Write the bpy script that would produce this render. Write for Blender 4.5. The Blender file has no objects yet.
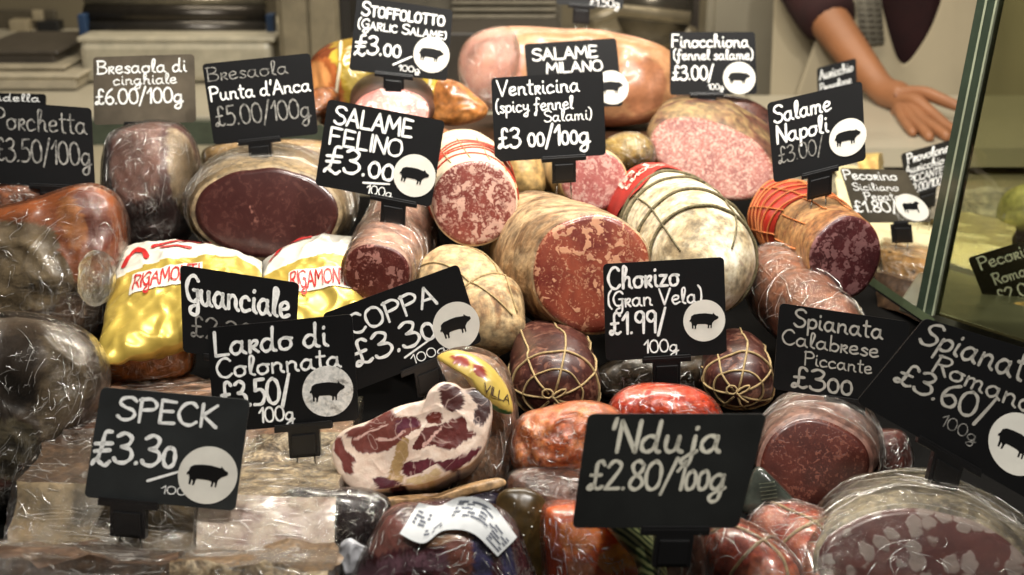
import bpy, bmesh, math, random
from mathutils import Vector, noise
V = Vector
# ------------------------------------------------------------------ camera, world, lights, exposure
SC = bpy.context.scene
COL = SC.collection
PITCH = math.radians(20)
FPX = 1250.0
CAM = V((0, 0, 1.5))
RT = V((1, 0, 0)); FW = V((0, math.cos(PITCH), -math.sin(PITCH))); UP = V((0, math.sin(PITCH), math.cos(PITCH)))
cd = bpy.data.cameras.new('camera'); cam = bpy.data.objects.new('camera', cd); COL.objects.link(cam)
cam.location = CAM; cam.rotation_euler = (math.radians(70), 0, 0)
cd.sensor_width = 36; cd.lens = 36 * FPX / 1024
cd.dof.use_dof = True; cd.dof.focus_distance = 0.94; cd.dof.aperture_fstop = 8.0
cd.clip_start = 0.01
SC.camera = cam
world = bpy.data.worlds.new('world'); SC.world = world; world.use_nodes = True
world.node_tree.nodes['Background'].inputs[0].default_value = (1.0, 0.9, 0.76, 1)
world.node_tree.nodes['Background'].inputs[1].default_value = 0.045
def area(name, loc, target, sx, sy, power, col):
    l = bpy.data.lights.new(name, 'AREA'); l.shape = 'RECTANGLE'; l.size = sx; l.size_y = sy; l.energy = power; l.color = col
    o = bpy.data.objects.new(name, l); COL.objects.link(o); o.location = loc
    o.rotation_euler = (V(target) - V(loc)).to_track_quat('-Z', 'Y').to_euler()
    return o
area('case_strip_lamp', (0.12, 1.05, 1.82), (0.10, 1.25, 1.1), 0.7, 0.05, 11.5, (1, 0.95, 0.86))
area('added_glint_lamp', (-0.25, 0.15, 2.5), (0.05, 1.15, 1.1), 0.07, 0.07, 9, (1, 0.96, 0.90))  # unseen small lamp, added for film glints and frontal fill
area('added_glint_lamp', (0.45, 0.1, 2.5), (0.1, 1.15, 1.1), 0.07, 0.07, 14, (1, 0.96, 0.90))  # second added lamp for glints and fill, no such fitting in view
area('ceiling_lamp', (0.0, 2.3, 2.6), (0.0, 2.3, 1.1), 1.6, 0.3, 23, (1, 0.90, 0.74))
vs = SC.view_settings
SC.display_settings.display_device = 'sRGB'
vs.view_transform = 'Standard'; vs.look = 'None'; vs.gamma = 1; vs.use_curve_mapping = False; vs.exposure = 0.2
SC.cycles.transparent_max_bounces = 24
SC.cycles.max_bounces = 6

# ------------------------------------------------------------------ geometry helpers
def ray(px, py): return FW + RT * ((px - 512) / FPX) + UP * ((287.5 - py) / FPX)
def P(px, py, d): return CAM + ray(px, py) * d
def on_plane(px, py, p0, n):
    r = ray(px, py); return CAM + r * ((p0 - CAM).dot(n) / r.dot(n))
def on_z(px, py, z):
    r = ray(px, py); return CAM + r * ((z - CAM.z) / r.z)
def nz(p, sc, seed=0.0): return noise.noise(V((p.x * sc + seed * 7.3, p.y * sc - seed * 3.1, p.z * sc + seed)))
def crump(p, sc, seed=0.0):
    a = 1 - abs(nz(p, sc, seed)) * 2.2; b = 1 - abs(nz(p, sc * 2.3, seed + 5)) * 2.2
    return a * a * 0.65 + b * b * 0.35
def lin(c):
    r = []
    for x in c[:3]:
        x /= 255.0; r.append(x / 12.92 if x <= 0.04045 else ((x + 0.055) / 1.055) ** 2.4)
    return (r[0], r[1], r[2], 1)
def spline(pts, n, closed=False):
    out = []; m = len(pts); segs = m if closed else m - 1
    for i in range(segs):
        if closed: a, b, c, d = pts[(i-1) % m], pts[i], pts[(i+1) % m], pts[(i+2) % m]
        else: a, b, c, d = pts[max(i-1, 0)], pts[i], pts[i+1], pts[min(i+2, m-1)]
        for k in range(n):
            t = k / n; t2 = t*t; t3 = t2*t
            out.append(tuple(0.5 * ((2*b[j]) + (-a[j]+c[j])*t + (2*a[j]-5*b[j]+4*c[j]-d[j])*t2 + (-a[j]+3*b[j]-3*c[j]+d[j])*t3) for j in range(len(a))))
    if not closed: out.append(tuple(pts[-1]))
    return out
class MB:
    def __init__(s): s.v = []; s.f = []; s.mi = []; s.col = None; s.loc = V((0, 0, 0))
    def add(s, pts, faces, mi=0):
        o = len(s.v); s.v += [V(p) for p in pts]
        for f in faces: s.f.append(tuple(i + o for i in f)); s.mi.append(mi)
    def build(s, name, mats, parent=None, smooth=True, bevel=0.0, label=None):
        me = bpy.data.meshes.new(name)
        org = parent.matrix_world_loc if False else (ORG.get(parent.name, V((0, 0, 0))) if parent else s.loc)
        me.from_pydata([tuple(p - org) for p in s.v], [], s.f)
        if not isinstance(mats, (list, tuple)): mats = [mats]
        for m in mats: me.materials.append(m)
        for p, i in zip(me.polygons, s.mi): p.material_index = i; p.use_smooth = smooth
        if s.col:
            ca = me.color_attributes.new('tint', 'FLOAT_COLOR', 'POINT')
            for i, c in enumerate(s.col): ca.data[i].color = c
        bm = bmesh.new(); bm.from_mesh(me); bmesh.ops.recalc_face_normals(bm, faces=bm.faces); bm.to_mesh(me); bm.free()
        o = bpy.data.objects.new(name, me); COL.objects.link(o)
        if parent:
            o.parent = parent; ORG[o.name] = org + V((0, 0, 0))
            if parent.type == 'MESH': pass
        else:
            o.location = org; ORG[o.name] = V(org)
        if bevel:
            b = o.modifiers.new('soft', 'BEVEL'); b.width = bevel; b.segments = 2; b.limit_method = 'ANGLE'; b.angle_limit = 0.6
        if label: o['label'] = label
        return o
    def box(s, c, x, y, z, mi=0):
        c, x, y, z = V(c), V(x), V(y), V(z)
        pts = [c + x*a + y*b + z*e for a in (-1, 1) for b in (-1, 1) for e in (-1, 1)]
        s.add(pts, [(0,1,3,2), (4,6,7,5), (0,4,5,1), (2,3,7,6), (0,2,6,4), (1,5,7,3)], mi)
    def abox(s, x0, x1, y0, y1, z0, z1, mi=0):
        s.box(((x0+x1)/2, (y0+y1)/2, (z0+z1)/2), ((x1-x0)/2, 0, 0), (0, (y1-y0)/2, 0), (0, 0, (z1-z0)/2), mi)
    def tube(s, pts, r, seg=6, mi=0, closed=False, taper=None):
        pts = [V(p) for p in pts]; n = len(pts)
        if n < 2: return
        o = len(s.v); prev = None
        for i, p in enumerate(pts):
            t = (pts[(i+1) % n] - pts[i-1]) if (closed or 0 < i < n-1) else (pts[1]-pts[0] if i == 0 else pts[-1]-pts[-2])
            if t.length < 1e-9: t = V((0, 0, 1))
            t.normalize()
            if prev is None: prev = t.orthogonal()
            a = prev - t * prev.dot(t)
            if a.length < 1e-6: a = t.orthogonal()
            a.normalize(); b = t.cross(a); prev = a
            rr = r if taper is None else r * taper[i]
            for k in range(seg):
                w = 2*math.pi*k/seg; s.v.append(p + a*math.cos(w)*rr + b*math.sin(w)*rr)
        for i in range(n if closed else n-1):
            j = (i+1) % n
            for k in range(seg):
                s.f.append((o+i*seg+k, o+i*seg+(k+1) % seg, o+j*seg+(k+1) % seg, o+j*seg+k)); s.mi.append(mi)
        if not closed:
            s.f.append(tuple(o+k for k in range(seg))); s.mi.append(mi)
            s.f.append(tuple(o+(n-1)*seg+k for k in range(seg))); s.mi.append(mi)
ORG = {}
def thing(name, label, cat, loc, group=None):
    o = bpy.data.objects.new(name, None); COL.objects.link(o); o.location = loc; o.empty_display_size = 0.02
    o['label'] = label; o['category'] = cat
    if group: o['group'] = group
    ORG[o.name] = V(loc); return o
def structure(o): o['kind'] = 'structure'; return o

# ------------------------------------------------------------------ materials
MC = {}
class NT:
    def __init__(s, name):
        s.m = bpy.data.materials.new(name); s.m.use_nodes = True; s.t = s.m.node_tree; s.t.nodes.clear()
        s.out = s.n('ShaderNodeOutputMaterial'); s.tc = s.n('ShaderNodeTexCoord')
    def n(s, typ, **kw):
        x = s.t.nodes.new(typ)
        for k, v in kw.items():
            if hasattr(x, k): setattr(x, k, v)
            else: s.set(x, k, v)
        return x
    def set(s, x, k, v):
        i = x.inputs[k] if not isinstance(k, str) or k in x.inputs else x.inputs[k.replace('_', ' ')]
        if hasattr(v, 'node'): s.t.links.new(v, i)
        elif isinstance(v, bpy.types.Node): s.t.links.new(v.outputs[0], i)
        else: i.default_value = v
        return x
    def noise(s, scale, detail=4, rough=0.6, dist=0.0, vec=None):
        x = s.n('ShaderNodeTexNoise', Scale=scale, Detail=detail, Roughness=rough, Distortion=dist)
        s.set(x, 'Vector', vec if vec is not None else s.tc.outputs['Object']); return x
    def ramp(s, fac, stops):
        x = s.n('ShaderNodeValToRGB'); s.set(x, 0, fac); e = x.color_ramp.elements
        while len(e) < len(stops): e.new(0.5)
        for i, (p, c) in enumerate(stops): e[i].position = p; e[i].color = c if len(c) == 4 else lin(c)
        return x
    def mix(s, fac, a, b, mode='MIX'):
        x = s.n('ShaderNodeMix'); x.data_type = 'RGBA'; x.blend_type = mode
        for k, v in ((0, fac), (6, a), (7, b)):
            if isinstance(v, bpy.types.Node): v = v.outputs[2] if v.bl_idname == 'ShaderNodeMix' else v.outputs[0]
            if hasattr(v, 'node'): s.t.links.new(v, x.inputs[k])
            else: x.inputs[k].default_value = v
        return x.outputs[2]
    def bump(s, h, strength, dist=0.001):
        x = s.n('ShaderNodeBump', Strength=strength, Distance=dist); s.set(x, 'Height', h); return x
    def done(s, color, rough=0.5, bump=None, metal=0.0, spec=0.5, coat=0.0, sss=0.0, emit=None):
        b = s.n('ShaderNodeBsdfPrincipled'); 
        s.set(b, 'Base Color', color); s.set(b, 'Roughness', rough); b.inputs['Metallic'].default_value = metal
        b.inputs['Specular IOR Level'].default_value = spec
        if coat: b.inputs['Coat Weight'].default_value = coat; b.inputs['Coat Roughness'].default_value = 0.12
        if bump is not None: s.set(b, 'Normal', bump)
        s.t.links.new(b.outputs[0], s.out.inputs[0]); return s.m
def plain(name, col, rough=0.5, metal=0.0, var=0.08, sc=40, bump=0.0, coat=0.0, spec=0.5):
    if name in MC: return MC[name]
    t = NT(name); n = t.noise(sc)
    c1 = lin([x * (1 - var) for x in col]); c2 = lin([min(255, x * (1 + var)) for x in col])
    r = t.ramp(n, [(0.3, c1), (0.7, c2)])
    MC[name] = t.done(r, rough, t.bump(n, bump) if bump else None, metal, spec, coat); return MC[name]
def blotch(name, cols, sc=40, rough=0.6, bump=0.4, fine=6.0, dist=0.5, coat=0.0, ov=0.5, bdist=0.002, spots=None, stretch=None):
    """several colours in a noise pattern: casings, moulds, rinds"""
    if name in MC: return MC[name]
    t = NT(name); vec = None
    if stretch:
        mp = t.n('ShaderNodeMapping'); t.set(mp, 'Vector', t.tc.outputs['Object']); mp.inputs['Scale'].default_value = stretch[:3]
        if len(stretch) > 3: mp.inputs['Rotation'].default_value = stretch[3:6]
        vec = mp.outputs[0]
    n = t.noise(sc, 6, 0.65, dist, vec)
    k = len(cols); r = t.ramp(n, [(0.28 + 0.44 * i / max(1, k-1), cols[i]) for i in range(k)])
    n2 = t.noise(sc * fine, 3, 0.6, 0, vec)
    col = t.mix(ov, r, t.ramp(n2, [(0.35, (60, 50, 42)), (0.65, (235, 225, 210))]), 'OVERLAY')
    if spots:
        v = t.n('ShaderNodeTexVoronoi', Scale=spots[1]); t.set(v, 'Vector', t.noise(20, 2).outputs[1] if False else t.tc.outputs['Object'])
        m = t.ramp(v, [(spots[2], (255, 255, 255)), (spots[2] + 0.08, (0, 0, 0))]); col = t.mix(m, col, lin(spots[0]))
    MC[name] = t.done(col, rough, t.bump(t.mix(0.5, n, n2), bump, bdist), coat=coat); return MC[name]
def cutmeat(name, lean, dark, fat, sc=120, frac=0.45, size=0.42, warp=0.012, rough=0.38, fine=0.5, coat=0.15, stretch=(1, 1, 1), soft=0.1, streak=150):
    """cut face of a sausage: lean with fat grains of two sizes"""
    if name in MC: return MC[name]
    t = NT(name)
    nd = t.noise(sc * 0.6, 3); sub = t.n('ShaderNodeVectorMath', operation='MULTIPLY_ADD')
    t.set(sub, 0, nd.outputs['Color']); sub.inputs[1].default_value = (warp * 2,) * 3; t.set(sub, 2, t.tc.outputs['Object'])
    mp = t.n('ShaderNodeMapping'); t.set(mp, 'Vector', sub.outputs[0]); mp.inputs['Scale'].default_value = stretch
    lm = t.ramp(t.noise(sc * 0.35, 4, 0.6, 0.6), [(0.35, dark), (0.65, lean)])
    def grains(scale, fr, sz):
        v = t.n('ShaderNodeTexVoronoi', Scale=scale); t.set(v, 'Vector', mp.outputs[0])
        sep = t.n('ShaderNodeSeparateColor'); t.set(sep, 0, v.outputs['Color'])
        a = t.n('ShaderNodeMath', operation='LESS_THAN'); t.set(a, 0, sep.outputs[0]); a.inputs[1].default_value = fr
        b = t.n('ShaderNodeMapRange'); t.set(b, 0, v.outputs['Distance']); b.inputs[1].default_value = sz; b.inputs[2].default_value = sz + soft; b.inputs[3].default_value = 1; b.inputs[4].default_value = 0
        c = t.n('ShaderNodeMath', operation='MULTIPLY'); t.set(c, 0, a.outputs[0]); t.set(c, 1, b.outputs[0]); return c.outputs[0]
    g1 = grains(sc, frac, size); g2 = grains(sc * 2.7, frac * fine, size)
    fcol = t.ramp(t.noise(sc * 0.8, 2), [(0.3, [x * 0.86 for x in fat]), (0.7, fat)])
    st = t.ramp(t.noise(sc * 3.2, 4, 0.7, 1.5), [(0.52, (0, 0, 0)), (0.62, (streak,)*3)])
    lm = t.mix(st, lm, t.mix(0.6, lm, fcol))
    c = t.mix(g2, lm, t.mix(0.55, lm, fcol)); c = t.mix(g1, c, fcol)
    MC[name] = t.done(c, rough, t.bump(g1, 0.25, 0.0006), coat=coat); return MC[name]
def tinted(name='painted_meat', sc=60, rough=0.4, bump=0.3, var=0.35, coat=0.2, fine=4.0, stretch=None, veins=None):
    if name in MC: return MC[name]
    t = NT(name); a = t.n('ShaderNodeAttribute'); a.attribute_name = 'tint'; vec = None
    if stretch:
        mp = t.n('ShaderNodeMapping'); t.set(mp, 'Vector', t.tc.outputs['Object']); mp.inputs['Scale'].default_value = stretch; vec = mp.outputs[0]
    n = t.noise(sc, 5, 0.65, 0.4, vec); n2 = t.noise(sc * fine, 3, 0.6, 0, vec)
    m = t.mix(var, a.outputs[0], t.ramp(n, [(0.3, (70, 62, 58)), (0.7, (210, 205, 200))]), 'OVERLAY')
    m = t.mix(var * 0.6, m, t.ramp(n2, [(0.3, (80, 75, 70)), (0.7, (200, 195, 190))]), 'OVERLAY')
    if veins:
        nv = t.noise(veins[1], 3, 0.55, 1.4); sb = t.n('ShaderNodeMath', operation='SUBTRACT'); t.set(sb, 0, nv.outputs[0]); sb.inputs[1].default_value = 0.5
        ab = t.n('ShaderNodeMath', operation='ABSOLUTE'); t.set(ab, 0, sb.outputs[0]); m = t.mix(t.ramp(ab, [(0.0, (175, 175, 175)), (0.016, (0, 0, 0))]), m, lin(veins[0]))
    MC[name] = t.done(m, rough, t.bump(t.mix(0.4, n, n2), bump, 0.0015), coat=coat); return MC[name]
def film(name='cling_film', sc=55, haze=0.05, tint=(254, 253, 250), strength=0.9, gloss=0.10, stretch=None, rough=0.07):
    if name in MC: return MC[name]
    t = NT(name); vec = t.tc.outputs['Object']
    if stretch:
        mp = t.n('ShaderNodeMapping'); t.set(mp, 'Vector', vec); mp.inputs['Scale'].default_value = stretch[:3]; mp.inputs['Rotation'].default_value = stretch[3:6]; vec = mp.outputs[0]
    n = t.noise(sc, 5, 0.7, 1.2, vec); ab = t.n('ShaderNodeMath', operation='SUBTRACT'); t.set(ab, 0, n.outputs[0]); ab.inputs[1].default_value = 0.5
    a2 = t.n('ShaderNodeMath', operation='ABSOLUTE'); t.set(a2, 0, ab.outputs[0])
    mk = t.ramp(t.noise(sc * 0.35, 2), [(0.40, (0, 0, 0)), (0.62, (255, 255, 255))])
    mp2 = t.n('ShaderNodeMapping'); t.set(mp2, 'Vector', t.tc.outputs['Object']); mp2.inputs['Scale'].default_value = (1.0, 0.5, 0.16); mp2.inputs['Rotation'].default_value = (0.2, 0.5, 0.3)
    nb = t.noise(sc * 2.6, 3, 0.6, 1.6, mp2.outputs[0]); sb = t.n('ShaderNodeMath', operation='SUBTRACT'); t.set(sb, 0, nb.outputs[0]); sb.inputs[1].default_value = 0.5
    ab2 = t.n('ShaderNodeMath', operation='ABSOLUTE'); t.set(ab2, 0, sb.outputs[0])
    r1 = t.ramp(a2, [(0.0, (255, 255, 255)), (0.014, (0, 0, 0))]); r2 = t.ramp(ab2, [(0.0, (210, 210, 210)), (0.022, (0, 0, 0))])
    ridge = t.mix(1.0, t.mix(1.0, r1, r2, 'LIGHTEN'), mk, 'MULTIPLY')
    bp = t.bump(t.mix(0.5, t.ramp(a2, [(0.0, (255, 255, 255)), (0.10, (60, 60, 60)), (0.5, (0, 0, 0))]), t.ramp(ab2, [(0.0, (255, 255, 255)), (0.12, (0, 0, 0))])), strength * 0.42, 0.0025)
    tr = t.n('ShaderNodeBsdfTransparent'); tr.inputs[0].default_value = lin(tint)
    gl = t.n('ShaderNodeBsdfGlossy', Roughness=rough); gl.inputs[0].default_value = (1, 0.98, 0.94, 1); t.set(gl, 'Normal', bp)
    df = t.n('ShaderNodeBsdfDiffuse'); df.inputs[0].default_value = (0.75, 0.72, 0.66, 1); t.set(df, 'Normal', bp)
    lw = t.n('ShaderNodeFresnel', IOR=1.28); t.set(lw, 'Normal', bp)
    f0 = t.n('ShaderNodeMath', operation='MULTIPLY_ADD'); t.set(f0, 0, ridge); f0.inputs[1].default_value = gloss * 2.5; f0.inputs[2].default_value = 0.0
    f = t.n('ShaderNodeMath', operation='ADD'); t.set(f, 0, lw.outputs[0]); t.set(f, 1, f0.outputs[0]); f.use_clamp = True
    h = t.n('ShaderNodeMath', operation='MULTIPLY_ADD'); t.set(h, 0, ridge); h.inputs[1].default_value = 0.16 + haze * 3; h.inputs[2].default_value = haze * 0.3; h.use_clamp = True
    m1 = t.n('ShaderNodeMixShader'); t.set(m1, 0, h.outputs[0]); t.set(m1, 1, tr); t.set(m1, 2, df)
    m2 = t.n('ShaderNodeMixShader'); t.set(m2, 0, f.outputs[0]); t.t.links.new(m1.outputs[0], m2.inputs[1]); t.t.links.new(gl.outputs[0], m2.inputs[2])
    t.t.links.new(m2.outputs[0], t.out.inputs[0]); MC[name] = t.m; return t.m

def crease_mat():
    if 'film_crease' in MC: return MC['film_crease']
    t = NT('film_crease'); tr = t.n('ShaderNodeBsdfTransparent'); gl = t.n('ShaderNodeBsdfGlossy', Roughness=0.22); gl.inputs[0].default_value = (1, 0.98, 0.94, 1)
    df = t.n('ShaderNodeBsdfDiffuse'); df.inputs[0].default_value = (0.8, 0.78, 0.74, 1)
    a = t.n('ShaderNodeMixShader'); a.inputs[0].default_value = 0.25; t.set(a, 1, gl); t.set(a, 2, df)
    b = t.n('ShaderNodeMixShader'); b.inputs[0].default_value = 0.55; t.set(b, 1, tr); t.t.links.new(a.outputs[0], b.inputs[2])
    t.t.links.new(b.outputs[0], t.out.inputs[0]); MC['film_crease'] = t.m; return t.m
def creases(mb, fn, count, seed, dirs=(1.0, 1.0), ln=(0.06, 0.3), rad=0.00035, mi=1):
    """fine sharp folds in film, as thin raised threads that follow the film's surface; fn(a, b), a and b in 0..1"""
    rg = random.Random(seed*13+5)
    for k in range(int(count*1.7)):
        a, b = rg.random(), rg.uniform(0.05, 0.95); w = rg.gauss(0, 0.5) + (0.5 if rg.random() < 0.3 else 0); L = rg.uniform(*ln)*(0.5 if rg.random() < 0.5 else 1)
        da, db = math.cos(w)*L*dirs[0], math.sin(w)*L*dirs[1]; n = 7; pts = []
        if rg.random() < 0.5: da, db = db*dirs[0]/max(dirs[1], 1e-6), da*dirs[1]/max(dirs[0], 1e-6)
        c = rg.uniform(-0.12, 0.12)
        for i in range(n):
            s = i/(n-1); pts.append(fn((a + da*s - db*c*math.sin(math.pi*s)) % 1.0, min(0.985, max(0.015, b + db*s + da*c*math.sin(math.pi*s)))))
        if max((pts[i+1]-pts[i]).length for i in range(n-1)) > 0.02: continue
        mb.tube(pts, rad*rg.uniform(0.3, 1.1), 4, mi, taper=[0.2, 0.7, 1, 1, 1, 0.6, 0.2])

# ------------------------------------------------------------------ stroke lettering
def _g(s): return [[(float(a.split(',')[0]), float(a.split(',')[1])) for a in st.split()] for st in s.split('|')]
GL = {k: _g(v) for k, v in {
 'A': '0,0 3,10|3,10 6,0|1,3.6 5,3.6', 'B': '.5,0 .5,10|0,9.6 4,9.6 5.2,7.6 3.5,5.6 .6,5.3|.6,5.3 4.5,4.8 6,2.6 4.5,.4 0,0',
 'C': '5.6,8.4 4,10 1.6,9 0,5 1.4,1 4,0 6,1.6', 'D': '.5,0 .5,10|0,10 4,9 6.2,5 4,.8 0,0', 'E': '5,9.6 .5,10|.5,10 .5,0|.5,0 5.2,.3|.5,5.2 4.4,5.4',
 'F': '5.4,9.8 .4,10|.5,10 .5,0|.5,5.2 4.4,5.4', 'G': '5.6,8.4 4,10 1.6,9 0,5.6 1.2,1.6 3.6,.8 5.2,2.4 5.2,5|5.2,5 5.2,-2 4,-4 1.6,-3.4 1.8,-1.6 3.6,-.6|3.4,5 5.6,5',
 'I': '.6,0 .6,10', 'K': '.5,0 .5,10|5,9.6 .7,4.8|.7,4.8 5.4,0', 'L': '.5,10 .5,0|.5,0 5,.2', 'M': '0,0 .8,10|.8,10 3.6,3.4|3.6,3.4 6.4,10|6.4,10 7.2,0',
 'N': '.4,0 .6,10|.6,10 5.4,0|5.4,0 5.8,10', 'O': '3,10 .8,8.6 0,5 .8,1.2 3,0 5.4,1.4 6.2,5 5.2,8.8 3,10', 'P': '.6,-.4 .6,10|0,9.4 3.6,10 5.6,8 4.8,5.6 .8,4.8',
 'R': '.6,0 .6,10|0,9.6 4.2,9.8 5.2,7.6 3.6,5.4 .7,5|2.2,5.2 5.4,0', 'S': '5.4,8.6 3.8,10 1.2,9.4 .4,7.4 2,5.6 4.4,4.6 5.4,2.6 4.2,.5 1.8,0 0,1.4',
 'T': '0,9.8 6,10|3,10 3,0', 'V': '0,10 3,0|3,0 6.4,10', 'Z': '0,9.8 5.6,9.8|5.6,9.8 .2,0|.2,0 5.8,.2', 'Q': '5,9 2,10 0,6 2,3.6 4.6,5 5,9|5,9 4.6,-1',
 'a': '4,4.6 2,5.2 .3,3.6 .2,1.4 1.6,0 3.2,.8 4.1,3|4.1,5 4.1,1.4 5.4,0', 'b': '.4,10 .4,0|.4,3.4 2,5 4,4.2 4.3,1.8 2.8,0 .6,.6',
 'c': '4,4.2 2.6,5.2 .6,4.2 .2,1.8 1.6,0 4.4,.8', 'd': '4,4.6 2,5.2 .3,3.6 .2,1.4 1.6,0 3.2,.8 4.1,3|4.4,10 4.1,1.4 5.4,0', 'e': '.4,2.6 3.4,3.2 3.6,4.8 2,5.4 .4,4 .3,1.6 1.8,0 4.4,1',
 'f': '4,9 2.8,10.2 1.8,8.6 1.6,0 1.2,-3 .2,-3.4 .4,-1.6 2,.2|0,5 3.6,5.2', 'g': '4,4.6 2,5.2 .3,3.6 .2,1.4 1.8,.2 3.4,1.2 4.1,3.4|4.2,5 4,-2.6 2.4,-4.2 .6,-3.4 1.4,-1.6 5.4,.6',
 'h': '.6,0 .6,9 1.6,10 2.2,8.6 .7,3|.7,3 2.4,5 3.8,4.2 3.8,1 5,0', 'i': '.8,5 .8,1.2 2,0|.8,7.4 .9,7.9', 'j': '2,5 1.8,-3 .4,-4.2 -.8,-3 .6,-1.2 3,.4|2,7.4 2.1,7.9',
 'l': '.6,1 2.2,8 1.6,10 .6,8.6 .8,1.4 2.4,0', 'm': '.4,0 .4,5|.4,3.6 1.8,5 3,4 3,0|3,3.6 4.6,5 5.8,4 5.8,1 7,0', 'n': '.4,0 .4,5|.4,3.4 2.2,5 3.8,4 3.8,1 5,0',
 'o': '2.2,5 .6,4.2 .1,2.4 .8,.5 2.3,0 4,.9 4.4,2.8 3.6,4.6 2.2,5 4.8,4.6', 'p': '.5,5 .5,-4|.5,3.6 2.2,5.2 4.2,4 4,1.2 2.2,.1 .6,1', 'q': '4,4.6 2,5.2 .3,3 1.6,0 4,2|4.2,5 4.2,-4',
 'r': '.4,0 .4,5|.4,3.6 2,5 3.2,4.4 2.4,2.8 .9,2.5|.9,2.5 3.4,0', 's': '3.4,4.4 2,5.2 .6,4.2 2,2.8 3.4,1.4 2.2,0 .2,.6', 't': '1.4,9 1.4,1.2 2.8,0|0,6.2 3.2,6.3',
 'u': '.4,5 .4,1.4 1.8,0 3.4,1.2 3.8,5|3.8,5 3.8,1.2 5.2,0', 'v': '.2,5 2,0|2,0 4,5', 'y': '.4,5 .5,2.4 2,1.6 3.8,3|3.8,5 3.4,-3 1.6,-4 .8,-2.6 4.8,.6', 'z': '.2,4.9 3.6,4.9|3.6,4.9 .2,.1|.2,.1 4,.1',
 '0': '2.6,10 .7,8.4 0,5 .8,1.4 2.6,0 4.6,1.4 5.2,5 4.4,8.6 2.6,10', '1': '0,6.6 2.4,10|2.4,10 2.2,0', '2': '.2,8 1.8,10 4,9.4 4.4,7.2 .2,.2|.2,.2 5,.4', '3': '.4,8.8 2.4,10 4.4,8.6 3.6,6.2 1.8,5.4|1.8,5.4 4.4,4.6 5,2.2 3.2,.1 .8,.2 0,1.4',
 '5': '4.6,10 1,9.8|1,9.8 .8,5.8|.8,5.8 3.4,6 4.8,3.6 3.4,.5 .2,.3', '6': '4,10 1.2,7.4 .2,3.2 1.6,.2 4,.6 4.6,3.2 2.8,5 .6,3.6', '8': '4.2,8.8 2.4,10 .6,8.6 1.4,6 4,4 4.8,1.8 2.8,0 .6,1.2 1,3.8 3.8,6.2 4.4,8.6', '9': '4,6.2 2.2,5 .4,6.8 1,9.4 3,10 4.2,8.6|4.3,9 4,0',
 '£': '4.8,8.6 3.6,10 2.2,8.8 2.2,2.4 1.2,.2 0,.6 1,1.8 3.4,.2 5,1|.6,5 4,5.2', '$': '4.4,10 2.6,9.6 2.2,5 1.6,1.4|0,-1.2 .8,.4 2.4,-.6 3.8,-1.4 5,0|.2,5.6 5,6.2|.2,3.2 4.6,3.8|1.6,1.4 1,.2', '/': '0,-1.6 3.6,11', '(': '2.2,11 .6,8 .6,2 2.2,-1', ')': '0,11 1.6,8 1.6,2 0,-1', '.': '.4,.2 .6,.5', "'": '.8,10.6 .4,7.6', '-': '0,4 3,4'}.items()}
def lay_text(txt, size, width):
    """strokes in metres, starting at (0,0); squeezed or spread to the given width"""
    x = 0; out = []; small = txt[0] == '^'; prev = ' '
    for ch in txt.lstrip('^'):
        if ch == ' ': x += 3.2; prev = ' '; continue
        sc_ = 0.74 if small and prev not in ' (' else 1.0
        if ch == '*': ch = '0'; sc_ = 0.66
        prev = ch
        g = GL.get(ch) or GL[ch.lower()]; mx = max(p[0] for s in g for p in s)*sc_
        for s in g: out.append([(p[0]*sc_ + x, p[1]*sc_) for p in s])
        x += mx + (1.1 if ch not in '.,' else 1.6)
    x -= 1.1; k = size / 10.0; kx = width / x if width else k
    return [[(p[0] * kx, p[1] * k) for p in s] for s in out]
def ribbons(mb, strokes, wd, fn, jit=0.0, mi=0, seed=1):
    """flat painted strokes with round ends; fn maps 2-D metres to a point in space"""
    rg = random.Random(seed)
    for s in strokes:
        if jit: s = [(a + rg.uniform(-jit, jit), b + rg.uniform(-jit, jit)) for a, b in s]
        pts = spline(s, 5) if len(s) > 2 else spline(s, 3)
        n = len(pts); L = []; R = []
        for i, p in enumerate(pts):
            a = pts[max(0, i-1)]; b = pts[min(n-1, i+1)]; tx, ty = b[0]-a[0], b[1]-a[1]; q = math.hypot(tx, ty) or 1
            w = wd * 0.5 * (1 + 0.15 * math.sin(i * 0.9 + seed)); L.append((p[0]-ty/q*w, p[1]+tx/q*w)); R.append((p[0]+ty/q*w, p[1]-tx/q*w))
        mb.add([fn(*p) for p in L] + [fn(*p) for p in R], [(i, i+1, n+i+1, n+i) for i in range(n-1)], mi)
        for p in (pts[0], pts[-1]):
            mb.add([fn(p[0] + math.cos(k*math.pi/4) * wd/2, p[1] + math.sin(k*math.pi/4) * wd/2) for k in range(8)], [tuple(range(8))], mi)

# ------------------------------------------------------------------ price cards
PIG = '-9.6,1.4 -9,3.6 -7,4.8 -3,5.2 1,5.2 4,4.6 6,4.2 6.4,5.2 7.4,4 8.6,3 9.8,2.6 10,1.2 8.8,.4 7.2,-.2 6,-1.4 5.4,-2.2 5,-5.4 4.2,-5.6 4.2,-3.4 3.4,-3.2 3.2,-5.4 2.2,-5.6 2.4,-3 1,-2.4 -2.6,-2.2 -5,-2.2 -5.6,-3.2 -6,-5.4 -7,-5.6 -6.8,-3.4 -7.6,-2.6 -7.8,-5.2 -8.8,-5.2 -8.8,-2 -9.4,0 -10.2,-.6 -10.4,.6'
SHEEP = '-8,3 -6,5 -3,4.4 0,5 3,4.6 4.6,6.4 7,6.6 8.8,5 8,3.6 6.4,3 6,1 5.4,-1 5,-5.6 4,-5.6 3.8,-2 1,-2.4 -3,-2.2 -4.6,-2 -5,-5.6 -6,-5.6 -6,-2.4 -7,-2 -7.4,-5.4 -8.2,-5.4 -8.2,-1'
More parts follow.
